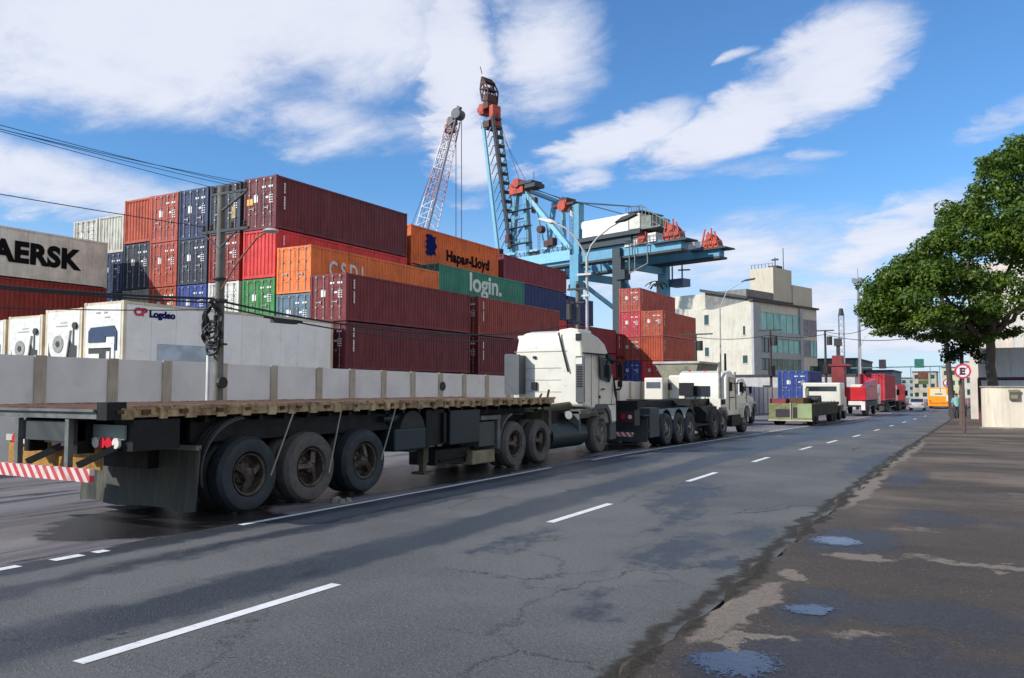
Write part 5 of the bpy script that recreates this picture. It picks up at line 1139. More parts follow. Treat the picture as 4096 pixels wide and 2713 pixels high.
# chassis
b = A()
for x_ in (-10.22, -9.28): b.box(x_ - .06, x_ + .06, OY + .12, 12.5, .88, 1.28); b.box(x_ - .06, x_ + .06, 12.5, 16.9, 1.08, 1.28); 
for k in range(24): b.box(XL + .1, XR - .1, OY + .5 + k * .46, OY + .56 + k * .46, 1.22, 1.385)
b.box(-10.2, -9.3, 7.0, 11.0, .62, .86)
for y_ in (7.98, 9.15, 10.30): b.cyl((-10.9, y_, .5), (-8.7, y_, .5), .09, 10); b.box(-10.35, -10.1, y_ - .5, y_ + .5, .62, .74); b.box(-9.4, -9.15, y_ - .5, y_ + .5, .62, .74)
b.box(XR - .32, XR - .26, 7.2, 11.4, .95, 1.26)
b.build('chassis', M_BLK, ft)
b = A(); b.box(-10.55, -10.05 + .82, OY + .02, OY + .25, 1.02, 1.27) if False else b.box(-10.22, -9.22, OY + .05, OY + .22, 1.03, 1.26); b.build('rear_box', mat('rear_box_dark', (.045, .052, .052), .55, var=.3), ft)
for x_ in (-10.22, -9.22):
    b = A(); b.box(x_ - .035, x_ + .035, OY - .015, OY + .05, .70, 1.29); b.build('bumper_support', M_GREYM, ft)
for x_ in (-10.1, -9.1): b = A(); b.beam((x_, OY + .06, .76), (x_ + .50, OY + .42, 1.06), .075); b.build('brace', M_BLK, ft)
b = MB((0, 0, 0)); b.box(-1.22, 1.0, -.03, .03, -.075, .075); o = b.build('bumper', M_HAZ, ft); o.location = (0.0, .0, .665)
b = A(); b.box(-11.0, -8.95, OY + .30, OY + .33, .98, 1.06); b.build('lamp_beam', mat('beam_cream', (.42, .40, .34), .6, var=.2), ft)
b = A(); b.box(-11.0, -9.10, OY + .34, OY + .37, .68, .975); b.build('rear_panel', M_YEL, ft)
b = A(); b.box(-9.95, -9.55, OY + .26, OY + .29, .95, 1.08); b.build('number_plate', M_PLATE, ft)
for x_, mm in ((-9.10, M_LW_), (-8.98, M_LR_), (-8.86, M_LR_), (-8.73, M_LW_), (-10.42, M_LR_), (-10.53, M_LW_), (-10.64, M_LR_), (-10.75, M_LR_)):
    b = A(); b.cyl((x_, OY + .265, 1.01), (x_, OY + .30, 1.01), .062, 16); b.build('rear_lamp', mm, ft, smooth=True)
b = A(); b.box(-9.2, -8.62, OY + .30, OY + .33, 1.05, 1.22); b.build('lamp_board', mat('board_greygreen', (.20, .23, .20), .6, var=.2), ft)
b = A(); b.box(-8.86, -8.52, OY + .34, 6.85, .92, 1.28); b.build('side_locker', M_BLK, ft)
# mudguards and flap
b = A()
arc = [(7.90 + .70 * math.cos(a), .56 + .68 * math.sin(a)) for a in [R_(d) for d in range(92, 196, 6)]]
pr = arc + [(p[0] + .02 * (-1 if p[0] < 7.98 else 0) - .0, p[1] + .025) for p in arc[::-1]]
b.prism(pr, XR - .52, XR - .02, 'x'); 
for k in range(6):
    x_ = XR - .50 + k * .085
    b.prism([(p[0] - .012, p[1] + .02) for p in arc] + [(p[0] - .022, p[1] + .04) for p in arc[::-1]], x_, x_ + .035, 'x')
b.build('mudguard', mat('mudguard_black', (.035, .037, .040), .5, var=.3), ft, smooth=False)
b = A(); n = 14
top = []; bot = []
for i in range(n + 1):
    x_ = XL + .12 + (XR - XL - .16) * i / n; yb = 7.17 + .03 * math.sin(i * 1.3); top.append((x_, 7.17, .89)); bot.append((x_, yb - .04, .115 + .02 * math.sin(i * .9) ))
tv = [b.v(p) for p in top]; bv = [b.v(p) for p in bot]; tv2 = [b.v((p[0], p[1] + .02, p[2])) for p in top]; bv2 = [b.v((p[0], p[1] + .02, p[2])) for p in bot]
for i in range(n): b.f(tv[i], tv[i + 1], bv[i + 1], bv[i]); b.f(tv2[i], bv2[i], bv2[i + 1], tv2[i + 1]); b.f(bv[i], bv[i + 1], bv2[i + 1], bv2[i])
b.f(tv[n], tv2[n], bv2[n], bv[n]); b.build('mud_flap', M_FLAP, ft)
b = A(); b.box(XL + .12, XR - .04, 7.12, 7.20, .87, .93); b.build('flap_bracket', M_GREYM, ft)
# wheels of the trailer (dual) right and left
for y_, tm in ((7.98, M_TYREB), (9.15, M_TYREG), (10.36, M_TYREB)):
    wheel(ft, XR - .02 - OX, y_ - OY, .505, .26, tm, M_RIM, out=1, dual=True)
    wheel(ft, XL + .04 - OX, y_ - OY, .505, .26, M_TYRE, M_RIM, out=-1, dual=True)
for (y0, z0, y1, z1) in ((8.72, 1.31, 8.29, .46), (9.72, 1.31, 9.45, .40), (11.06, 1.31, 10.68, .50)):
    b = A(); b.tube([(XR + .03, y0, z0), (XR + .045, y1, z1)], .011, 6); b.build('tie_strap', M_ROPE, ft)
# side equipment
b = A(); b.cyl((XR - .35, 11.2, 1.13), (XR - .35, 12.05, 1.13), .15, 18); b.cyl((XR - .2, 11.0, 1.13), (XR - .2, 11.22, 1.13), .05, 8); b.build('air_tank', M_TEAL, ft, smooth=True)
b = A(); b.box(XR - .55, XR - .08, 11.2, 12.1, .58, .96); b.build('toolbox', M_TEAL, ft, bevel=.03)
b = A(); b.cyl((XR - .5, 11.75, .9), (XR - .12, 11.75, .9), .36, 24); b.build('spare_carrier', M_TYRE, ft, smooth=True)
b = A(); b.box(XR - .5, XR - .12, 12.15, 12.72, .62, 1.26); b.box(XR - .10, XR - .06, 12.62, 12.70, .66, 1.2); b.build('support_panel', M_BLK, ft)
b = A(); b.box(XR - .55, XR - .05, 12.82, 13.86, .60, 1.24); b.build('locker', mat('locker_dark', (.007, .014, .020), .45, var=.25), ft, bevel=.02)
for x_ in (XR - .35, XL + .35):
    b = A(); b.box(x_ - .07, x_ + .07, 12.3, 12.45, .30, 1.25); b.box(x_ - .05, x_ + .05, 12.32, 12.43, .12, .30); b.box(x_ - .14, x_ + .14, 12.22, 12.54, .10, .14); b.beam((x_, 12.4, .5), (x_, 13.1, 1.2), .06); b.build('landing_leg', M_OLV, ft)
b = A(); b.tube([(XR - .3, 12.8, .3), (XR - .3, 13.8, .34), (XR - .34, 14.3, .3)], .03, 6); b.box(XR - .9, XR - .3, 12.7, 13.9, .22, .5); b.build('lower_frame', M_BLK, ft)
# ---------------- tractor
XT, XTL = -8.55, -10.60
b = A(); 
for x_ in (-10.05, -9.1): b.box(x_ - .05, x_ + .05, 13.8, 20.3, .62, .86)
for y_ in (15.3, 16.5): b.cyl((-10.4, y_, .47), (-8.8, y_, .47), .12, 10)
b.cyl((-10.4, 19.75, .45), (-8.8, 19.75, .45), .08, 10); b.box(-10.0, -9.2, 15.3, 16.7, .86, 1.02); b.build('tractor_chassis', M_BLK, ft)
b = A(); b.prism([(15.6, 1.05), (17.3, 1.05), (17.6, .85), (18.3, .9), (18.4, 1.30), (17.5, 1.36), (16.9, 1.26), (15.4, 1.26)], -9.5, -9.3, 'x'); b.box(-9.2, -8.75, 16.9, 17.3, .55, 1.1); b.cyl((-9.0, 17.3, 1.15), (-8.7, 18.2, 1.22), .10, 12)
b.box(-9.0, -8.7, 17.1, 17.5, .60, .78); b.box(-8.9, -8.62, 16.95, 17.08, .60, 1.15); b.build('coupling_gear', M_OLV, ft)
b = A(); b.tube([(-9.3, 18.3, 1.6), (-9.2, 17.9, 1.15), (-9.0, 17.5, 1.1), (-8.95, 17.1, 1.32)], .03, 8); b.tube([(-9.5, 18.3, 1.5), (-9.45, 17.8, 1.2), (-9.3, 17.2, 1.35)], .025, 8); b.build('air_hose', M_WIRE, ft)
b = A(); arc = [(15.3 + .60 * math.cos(a), .50 + .60 * math.sin(a)) for a in [R_(d) for d in range(100, 205, 7)]]
b.prism(arc + [(p[0] - .02, p[1] + .03) for p in arc[::-1]], XT - .6, XT - .03, 'x'); b.box(XT - .6, XT - .03, 13.95, 14.72, 1.02, 1.10); b.box(XT - .6, XT - .04, 14.60, 14.72, .42, 1.05); b.build('rear_fender', M_GREYM, ft)
b = A(); b.box(XT - .5, XT - .08, 13.95, 14.55, .50, .98); b.build('battery_box', mat('battery_box', (.06, .065, .065), .6), ft)
b = A(); b.box(XT - .62, XT - .10, 13.75, 14.60, .16, .42); b.build('cream_box', mat('cream_box', (.22, .20, .13), .7, var=.3, dirt=.3, scale=4), ft, bevel=.02)
for y_ in (15.30, 16.48):
    wheel(ft, XT - .02 - OX, y_ - OY, .475, .25, M_TYREG, M_RIM, out=1, dual=True); wheel(ft, XTL + .05 - OX, y_ - OY, .475, .25, M_TYRE, M_RIM, out=-1, dual=True)
wheel(ft, XT - .02 - OX, 19.75 - OY, .465, .26, M_TYREG, M_RIMG, out=1); wheel(ft, XTL + .05 - OX, 19.75 - OY, .465, .26, M_TYRE, M_RIMG, out=-1)
b = A(); b.cyl((XT - .36, 17.15, .52), (XT - .36, 19.05, .52), .31, 24); b.build('fuel_tank', M_TEAL, ft, smooth=True)
b = A(); b.box(XT - .60, XT - .05, 18.55, 18.62, .55, 1.08); b.prism([(18.55, 1.02), (18.55, 1.10), (19.1, 1.16), (19.45, 1.13), (19.6, 1.02), (19.3, 1.04), (19.1, 1.0)], XT - .58, XT - .02, 'x'); b.build('front_fender', M_GREYM, ft)
# cab: extruded side profile with rounded roof
by = 18.72
def cabprof(): return [(by, 1.20), (by, 2.55), (by + .02, 2.95), (by + .10, 3.06), (by + .35, 3.11), (by + .75, 3.08), (by + 1.15, 2.97), (by + 1.45, 2.80), (by + 1.62, 2.60), (by + 1.68, 2.52), (by + 1.86, 2.05), (by + 2.05, 1.55), (by + 2.12, 1.20), (by + 2.12, .72), (by + 1.62, .72), (by + 1.56, .95), (by + 1.38, 1.12), (by + 1.05, 1.16), (by + .75, 1.12), (by + .60, 1.10)]
b = A(); P = cabprof()
# roof narrows towards the top
def inset(z): return 0.0 if z < 2.5 else .03 if z < 2.9 else .09 if z < 3.05 else .17
vs = {}
def cabshell(b, P):
    Rr = [b.v((XT - inset(z), y, z)) for y, z in P]; Ll = [b.v((XTL + inset(z) + (.03 if z < 2.5 else .10 if z < 3 else .2), y, z)) for y, z in P]
    n = len(P)
    for i in range(n): b.f(Rr[i], Rr[(i + 1) % n], Ll[(i + 1) % n], Ll[i])
    b.f(*Rr); b.f(*Ll[::-1])
cabshell(b, P); cabo = b.build('cab', M_CAB, ft, smooth=True, bevel=.06)
# back wall relief
b = A(); 
for z0 in (1.55, 1.85, 2.15): b.box(XTL + .28, XT - .62, by - .012, by - .003, z0, z0 + .012)
b.box(XTL + .1, XT - .45, by - .014, by - .004, 2.57, 2.585); b.build('panel_seam', mat('seam_grey', (.38, .36, .31), .7), cabo)
b = A(); b.prism([(XTL + .12, 3.0), (-9.35, 3.05), (-9.25, 3.12), (-8.95, 3.16), (-8.75, 3.12), (-8.72, 3.05), (-9.2, 2.96), (XTL + .14, 2.9)], by + .1, by + .9, 'y'); b.build('roof_fairing', M_CAB, cabo, bevel=.02)
b = A(); b.box(-8.74, -8.50 + .0 - .02, by - .06, by - .003, 1.30, 2.44); b.build('intake_duct', M_PLG, cabo)
b = A(); b.box(-8.73, -8.56, by - .072, by - .062, 2.24, 2.40); b.build('duct_cap', M_CAB, cabo)
b = A()
for k in range(9): b.box(-8.71, -8.56, by - .075, by - .062, 1.68 + k * .06, 1.71 + k * .06)
b.build('duct_grille', M_BLK, cabo)
b = A(); b.box(-8.76, -8.60, by - .015, by - .003, 2.83, 3.00); b.build('roof_vent', M_BLK, cabo)
b = A(); b.tube([(-9.22, by - .03, 3.04), (-9.12, by - .04, 2.66), (-8.95, by - .05, 2.05)], .022, 6); b.build('hose', M_WIRE, cabo)
b = A(); b.box(-9.98, -9.84, by - .06, by - .003, 1.60, 1.80); b.box(-9.95, -9.87, by - .05, by - .003, 2.40, 2.46); b.build('bracket', M_BLK, cabo)
b = A(); b.prism([(XTL + .0, 1.48), (XTL + .0, 2.5), (XTL + .06, 2.52), (XTL + .42, 2.50), (XTL + .42, 1.48)], by - .36, by - .30, 'y'); b.box(XTL + .36, XTL + .42, by - .30, by - .01, 1.5, 2.48); b.build('side_deflector', M_PLG, cabo)
# side: window, door seam, visor, mirror, steps
b = A(); b.prism([(by + .98, 2.50), (by + 1.60, 2.38), (by + 1.78, 2.02), (by + 1.62, 1.80), (by + 1.05, 1.90)], XT + .002, XT + .012, 'x'); b.build('side_window', M_GLASS, cabo)
b = A(); b.tube([(XT + .006, by + .92, 1.2), (XT + .006, by + .92, 2.5)], .008, 4); b.tube([(XT + .006, by + .92, 2.5), (XT + .006, by + 1.6, 2.38)], .008, 4); b.tube([(XT + .006, by + .45, 1.2), (XT + .006, by + .45, 2.5)], .006, 4); b.build('door_seam', M_BLK, cabo)
b = A(); b.box(XT - .05, XT + .012, by + .02, by + 1.62, 2.50, 2.535); b.build('roof_seam', M_BLK, cabo)
b = A(); b.cyl((XT, by + .98, 1.42), (XT + .015, by + .98, 1.42), .04, 10); b.box(XT, XT + .02, by + 1.1, by + 1.28, 1.60, 1.64); b.build('fuel_cap', M_BLK, cabo)
b = A(); b.prism([(by + 1.45, 2.44), (by + 1.95, 2.30), (by + 2.02, 2.38), (by + 1.5, 2.56)], XTL + .1, XT + .03, 'x'); b.build('sun_visor', M_BLK, cabo)
b = A(); b.box(XT - .02, XT + .02, by + .95, by + 1.22, .80, .86); b.box(XT - .02, XT + .02, by + .95, by + 1.2, .98, 1.03); b.build('cab_step', M_BLK, cabo)
b = A(); b.prism([(by + .55, 1.10), (by + .75, 1.24), (by + 1.38, 1.24), (by + 1.62, 1.05), (by + 1.72, .72), (by + 1.62, .72), (by + 1.52, .98), (by + 1.32, 1.13), (by + .80, 1.13)], XT - .02, XT + .035, 'x'); b.build('wheel_arch', M_PLG, cabo)
b = A(); b.tube([(XT + .012, by + .95, 1.22), (XT + .012, by + 2.02, 1.22)], .008, 4); b.tube([(XT + .012, by + 1.72, 1.22), (XT + .012, by + 1.9, 1.95)], .007, 4); b.build('panel_gap', M_BLK, cabo)
b = A(); b.tube([(XT, by + 1.5, 2.38), (XT + .20, by + 1.85, 2.36), (XT + .22, by + 1.95, 2.0), (XT + .16, by + 2.0, 1.62), (XT, by + 1.95, 1.6)], .025, 8); b.box(XT + .14, XT + .28, by + 1.84, by + 1.92, 1.92, 2.26); b.box(XT + .14, XT + .25, by + 1.85, by + 1.92, 1.68, 1.84); b.build('mirror', M_BLK, cabo, bevel=.015)
b = A(); b.prism([(by + 1.9, 1.9), (by + 2.08, 1.5), (by + 2.08, 1.3), (by + 1.93, 1.55)], XT + .002, XT + .03, 'x'); b.build('air_deflector', M_BLK, cabo)
b = A(); b.box(XT - .15, XT - .02, by + 1.68, by + 2.1, .30, .72); b.box(XTL + .1, XT - .05, by + 1.95, by + 2.15, .35, .75); b.build('front_bumper', M_PLG, ft)
b = A(); b.cyl((XT - .28, 18.25, .98), (XT - .14, 18.15, 1.0), .10, 14); b.build('air_filter', mat('chrome', (.6, .6, .6), .2, metal=.9), ft, smooth=True)
b = A(); b.box(-9.9, -8.9, 17.5, 18.6, .7, 1.15); b.build('gearbox', M_BLK, ft)
# stones by the middle wheel
b = MB((-8.12, 9.45, 0)); rs = random.Random(4)
for k in range(5):
    x_, y_ = -8.12 + rs.uniform(-.08, .08), 9.35 + rs.uniform(-.1, .12); b.cyl((x_, y_, 0), (x_ + rs.uniform(-.02, .02), y_, .05 + rs.random() * .03), .07, 7, .035)
o = b.build('wheel_chock', mat('stone_chock', (.22, .21, .15), .9, var=.3)); o.location = (-8.12, 9.45, 0); tag(o, 'broken pale stones lying beside the middle wheel of the flatbed', 'stones')

# ---------------- black chassis truck with white bonneted tractor
def bonnet_tractor(name, label, x0, y0, w_, scale=1.0, m=None, rear=True):
    """bobtail bonneted tractor facing +y; origin at the rear axle on its right side"""
    m = m or M_CAB; t = thing(name, label, 'truck', (x0, y0, gz(y0))); h = w_ / 2
    b = MB(); b.box(-.45, -.33, -1.0, 4.2, .60, .82); b.box(.33, .45, -1.0, 4.2, .60, .82); b.box(-.5, .5, -.2, .6, .82, .95); b.build('chassis', M_BLK, t)
    for s in (1, -1):
        wheel(t, s * h, 0, .50, .26, M_TYRE, M_RIMG, out=s, dual=True); wheel(t, s * (h - .05), 3.25, .48, .26, M_TYRE, M_RIMG, out=s)
        if rear: wheel(t, s * h, -1.2 + .1, .50, .26, M_TYRE, M_RIMG, out=s, dual=True)
    b = MB(); b.prism([(.95, .95), (.95, 2.15), (1.05, 2.34), (1.35, 2.43), (1.75, 2.40), (2.05, 2.24), (2.30, 1.70), (2.42, 1.55), (3.75, 1.42), (3.95, 1.30), (4.02, .80), (3.8, .70), (3.72, .95), (3.5, 1.10), (3.0, 1.10), (2.75, .9), (2.65, .7), (1.2, .7)], -h + .12, h - .12, 'x'); c_ = b.build('cab', m, t, smooth=True, bevel=.04)
    for s in (1, -1):
        b = MB(); xs = s * (h - .115); b.prism([(1.35, 2.12), (1.95, 2.06), (2.16, 1.68), (1.35, 1.66)], min(xs, xs + s * .01), max(xs, xs + s * .01), 'x'); b.build('side_window', M_GLASS, c_)
        b = MB(); b.prism([(2.62, .62), (2.7, 1.0), (2.95, 1.18), (3.55, 1.18), (3.82, 1.0), (3.95, .62), (3.86, .62), (3.7, .92), (3.48, 1.08), (3.02, 1.08), (2.8, .92), (2.70, .62)], min(s * (h - .14), s * (h + .06)), max(s * (h - .14), s * (h + .06)), 'x'); b.build('fender', m, c_)
        b = MB(); b.box(min(s * (h + .04), s * (h + .17)), max(s * (h + .04), s * (h + .17)), 2.18, 2.26, 1.62, 2.0); b.beam((s * (h - .1), 2.2, 1.95), (s * (h + .1), 2.22, 1.95), .03); b.build('mirror', M_BLK, c_)
        b = MB(); b.box(min(s * (h - .35), s * h), max(s * (h - .35), s * h), 1.2, 2.5, .35, .75); b.build('fuel_tank', M_BLK, t)
    b = MB(); b.box(-h + .35, h - .75, .93, .947, 1.45, 1.85); b.build('rear_window', M_GLASS, c_)
    for s in (1, -1):
        xs = s * (h - .108); b = MB(); b.tube([(xs, 1.28, .95), (xs, 1.28, 2.18), (xs, 2.0, 2.12), (xs, 2.24, 1.6), (xs, 2.24, .95)], .012, 4); b.build('door_seam', M_SBK, c_)
        b = MB(); b.box(min(s * (h - .1), s * (h + .02)), max(s * (h - .1), s * (h + .02)), 1.42, 1.60, 1.40, 1.44); b.build('door_handle', M_BLK, c_)
    b = MB(); b.cyl((h - .35, .85, .9), (h - .35, .85, 2.75), .05, 10); b.build('exhaust_stack', M_RIMG, t)
    b = MB(); b.tube([(-.2, .9, 1.5), (-.25, .4, 1.15), (-.1, -.2, 1.2), (.05, -.8, 1.05)], .025, 6); b.tube([(.15, .9, 1.5), (.2, .3, 1.1), (.1, -.6, 1.15)], .02, 6); b.build('air_hose', M_WIRE, t)
    b = MB(); [b.cyl((x_, 1.3, 2.42), (x_, 1.3, 2.48), .04, 8) for x_ in (-.6, 0, .6)]; b.build('roof_marker', M_LR_, c_)
    b = MB(); b.box(h - .18, h - .02, 4.0, 4.05, .95, 1.12); b.build('head_lamp', M_LW_, c_)
    b = MB(); b.prism([(1.95, 2.15), (2.38, 1.62), (2.36, 1.58), (1.93, 2.11)], -h + .2, h - .2, 'x'); b.build('windscreen', M_GLASS, c_)
    b = MB(); b.box(-h + .3, h - .3, 4.0, 4.08, .75, 1.25); b.build('radiator_grille', M_BLK, c_)
    b = MB(); b.box(-h + .1, h - .1, 3.98, 4.15, .4, .68); b.build('front_bumper', m, t)
    return t
T2X = -8.2
tt = bonnet_tractor('truck_tractor', 'white bonneted truck pulling a black container chassis, second in the parked row', -9.28, 30.2, 2.1)
# its trailer belongs to it
tx, ty_ = -9.28, 30.2
def B2(): return MB((tx, ty_, gz(ty_)))
GB = -.06
b = B2()
for x_ in (-9.75, -8.85): b.box(x_ - .06, x_ + .06, 21.6, 30.4, .98, 1.26)
b.box(-10.4, -8.2, 21.45, 21.7, 1.05, 1.30); b.box(-10.4, -8.2, 26.2, 26.4, 1.08, 1.28); b.box(-10.4, -8.2, 30.2, 30.4, 1.05, 1.24)
for k in range(9): b.box(-9.8, -8.8, 22.2 + k * .9, 22.3 + k * .9, 1.0, 1.2)
b.box(-9.9, -8.7, 23.2, 26.4, .55, .9); b.box(-8.7, -8.25, 26.9, 29.4, .38, .44); b.box(-8.75, -8.3, 28.3, 29.6, .5, 1.0); b.beam((-8.4, 27, .45), (-8.4, 27, 1.1), .08); b.beam((-8.4, 29.2, .45), (-8.4, 29.2, 1.1), .08)
b.box(-8.72, -8.5, 26.55, 26.7, .1, 1.1); b.build('trailer_frame', M_BLK, tt)
b = B2(); b.box(-10.3, -8.3, 21.5, 21.9, .62, 1.05); b.build('trailer_tail', mat('tail_dark', (.022, .024, .028), .5, var=.3), tt)
for x_ in (-8.42, -8.62, -10.0, -10.2):
    b = B2(); b.cyl((x_, 21.46, .86), (x_, 21.50, .86), .06, 12); b.build('rear_lamp', M_LR_ if x_ in (-8.62, -10.0) else M_LW_, tt)
b = B2(); b.box(-8.72, -8.34, 21.47, 21.495, .70, 1.0); b.build('lamp_board', mat('dark_red_board', (.10, .01, .015), .5), tt)
o = MB(); o.box(-1.0, 1.0, -.02, .02, -.06, .06); o = o.build('bumper', M_HAZ, tt); o.location = (-9.35 - tx, 21.5 - ty_, .50)
b = B2(); b.box(-10.3, -8.25, 22.35, 22.38, .12, .82); b.box(-8.75, -8.22, 22.0, 23.35, .86, .90); b.box(-8.62, -8.22, 22.36, 23.3, .42, .48); b.box(-8.7, -8.21, 22.45, 23.25, .25, 1.08); b.build('mud_flap', mat('flap_slate', (.05, .062, .070), .6, var=.3), tt)
arc2 = [(y_ + .0, 0) for y_ in ()]
for y_ in (23.85, 25.0, 26.12):
    wheel(tt, -8.18 - tx, y_ - ty_, .48, .25, M_TYREB, M_RIMG, z=.48 + gz(y_) - gz(ty_), out=1, dual=True); wheel(tt, -10.42 - tx, y_ - ty_, .48, .25, M_TYRE, M_RIMG, z=.48 + gz(y_) - gz(ty_), out=-1, dual=True)
b = B2()
for yc in (23.85, 25.0, 26.12):
    arc = [(yc + .55 * math.cos(a), .45 + .55 * math.sin(a)) for a in [R_(d) for d in range(25, 160, 12)]]; b.prism(arc + [(p[0], p[1] + .03) for p in arc[::-1]], -8.7, -8.2, 'x')
b.build('mudguard', mat('mudguard_slate', (.04, .055, .065), .5, var=.2), tt)
b = B2(); b.box(-10.1, -9.55, 30.85, 31.0, 1.35, 1.85); b.build('air_intake', M_BLK, tt)
b = B2(); b.box(-8.7, -8.3, 30.1, 30.9, .95, 1.25); b.build('battery_cover', M_CAB, tt)
# ---------------- third: white bonneted tractor
bonnet_tractor('truck_tractor', 'white bonneted truck in the left lane, its nose showing past the second truck', -11.95, 42.4, 2.3)
# ---------------- tipper in the yard lane
tp = thing('tipper_truck', 'white tipper truck with a flared grey-olive body, above the black container chassis', 'truck', (-15.6, 46.0, gz(46)))
M_TIP = mat('tipper_olive', (.22, .21, .15), .75, var=.25, dirt=.3, scale=1.2); M_TIPG = mat('tipper_rim', (.42, .41, .38), .6)
b = MB(); b.prism([(-1.35, 3.45), (1.35, 3.45), (1.05, 2.55), (-.85, 2.55)], 1.2, 5.4, 'y'); b.build('tipper_body', M_TIP, tp)
b = MB(); b.box(-1.42, 1.42, 1.1, 1.3, 3.40, 3.52); b.box(1.30, 1.42, 1.3, 5.5, 3.40, 3.52); b.build('body_rim', M_TIPG, tp)
b = MB(); b.box(-1.25, -.15, -.8, .8, 1.25, 2.55); cb = b.build('cab', M_CAB, tp, bevel=.06); b = MB(); b.box(-1.12, -.28, -.82, -.803, 1.95, 2.30); b.build('windscreen', mat('glass_greyblue', (.12, .14, .16), .2), cb)
b = MB(); b.box(-.15, .9, .2, 1.1, 1.3, 2.7); b.build('engine_cover', M_CAB, tp, bevel=.1); b = MB(); b.box(.0, .2, -.35, -.2, 1.85, 2.25); b.build('mirror', M_BLK, tp)
b = MB(); b.box(-1.1, 1.1, -.7, 5.4, .7, 1.24); b.build('chassis', M_BLK, tp)
for y_ in (.1, 3.6, 4.7):
    for s in (1, -1): wheel(tp, s * 1.15, y_, .5, .26, M_TYRE, M_RIMG, out=s, dual=False)
# ---------------- green low trailer with a white pickup-like cab in front
gx, gy = -8.7, 44.8
lt = thing('low_loader', 'low olive-green trailer with a yellow-green tail and white cab, middle of the far row', 'truck', (gx, gy, gz(gy)))
M_GRN = mat('trailer_olive_green', (.19, .20, .085), .7, var=.3, dirt=.4, dirtcol=(.07, .05, .03), scale=2); M_GRN2 = mat('trailer_pale_green', (.26, .32, .15), .6, var=.2)
b = MB(); b.box(-1.1, 1.05, 0, .12, .30, 1.15); b.build('tail_board', M_GRN, lt)
b = MB(); b.box(.35, 1.06, -.03, -.003, .38, 1.12); b.build('tail_panel', M_GRN2, lt)
b = MB(); b.box(-.75, .05, -.03, -.003, .45, .85); b.box(.12, .32, -.03, -.003, .40, .95); b.build('tail_recess', M_SK, lt)
b = MB(); b.box(-1.12, 1.08, -.05, .0, .24, .31); b.box(-.02, .03, -.05, -.032, .3, 1.2); b.build('tail_bar', mat('bar_cream', (.40, .38, .28), .6), lt)
b = MB(); b.box(-1.1, 1.05, .12, 9.5, .95, 1.12); b.box(-.5, .5, .2, 10, .5, .95); b.box(.85, 1.04, .3, 9.0, .45, .95); b.build('bed', mat('bed_dark_green', (.045, .05, .03), .8, var=.4), lt)
b = MB(); b.box(-1.1, -.3, .3, 1.6, 1.15, 1.38); b.build('load_red', mat('load_dark_red', (.22, .03, .04), .7), lt); b = MB(); b.box(-.2, .5, .8, 3.2, 1.13, 1.42); b.build('timber_load', mat('timber', (.13, .07, .035), .9, var=.4), lt)
b = MB(); [b.beam((1.0, .6 + q * 1.1, .95), (1.07, .9 + q * 1.1, 1.18), .05) for q in range(7)]; b.box(.98, 1.07, .3, 9.2, 1.05, 1.13); b.build('side_rail', M_OLV, lt)
b = MB(); b.cyl((.3, 3.2, 1.3), (1.0, 3.2, 1.3), .25, 10); b.build('spare_wheel', M_TYRE, lt)
for y_ in (.9, 2.0, 7.2, 8.3):
    for s in (1, -1): wheel(lt, s * .98, y_, .42, .3, M_TYRE, M_RIM, out=s)
b = MB(); b.box(-1.15, 1.1, 9.9, 11.6, .85, 2.28); cb = b.build('cab', M_CAB, lt, bevel=.08); b = MB(); b.box(-.95, .85, 9.88, 9.897, 1.75, 2.05); b.build('rear_window', M_GLASS, cb); b = MB(); b.box(-1.0, -.8, 9.86, 9.878, 1.1, 1.95); b.build('rear_panel', M_TIP, cb)
b = MB(); b.prism([(11.6, .8), (11.6, 1.55), (13.0, 1.35), (13.1, .5), (11.6, .5)], -1.0, 1.0, 'x'); b.build('bonnet', M_CAB, cb)
for y_ in (10.4, 12.5):
    for s in (1, -1): wheel(lt, s * .98, y_, .48, .26, M_TYRE, M_RIMG, out=s, z=.45)
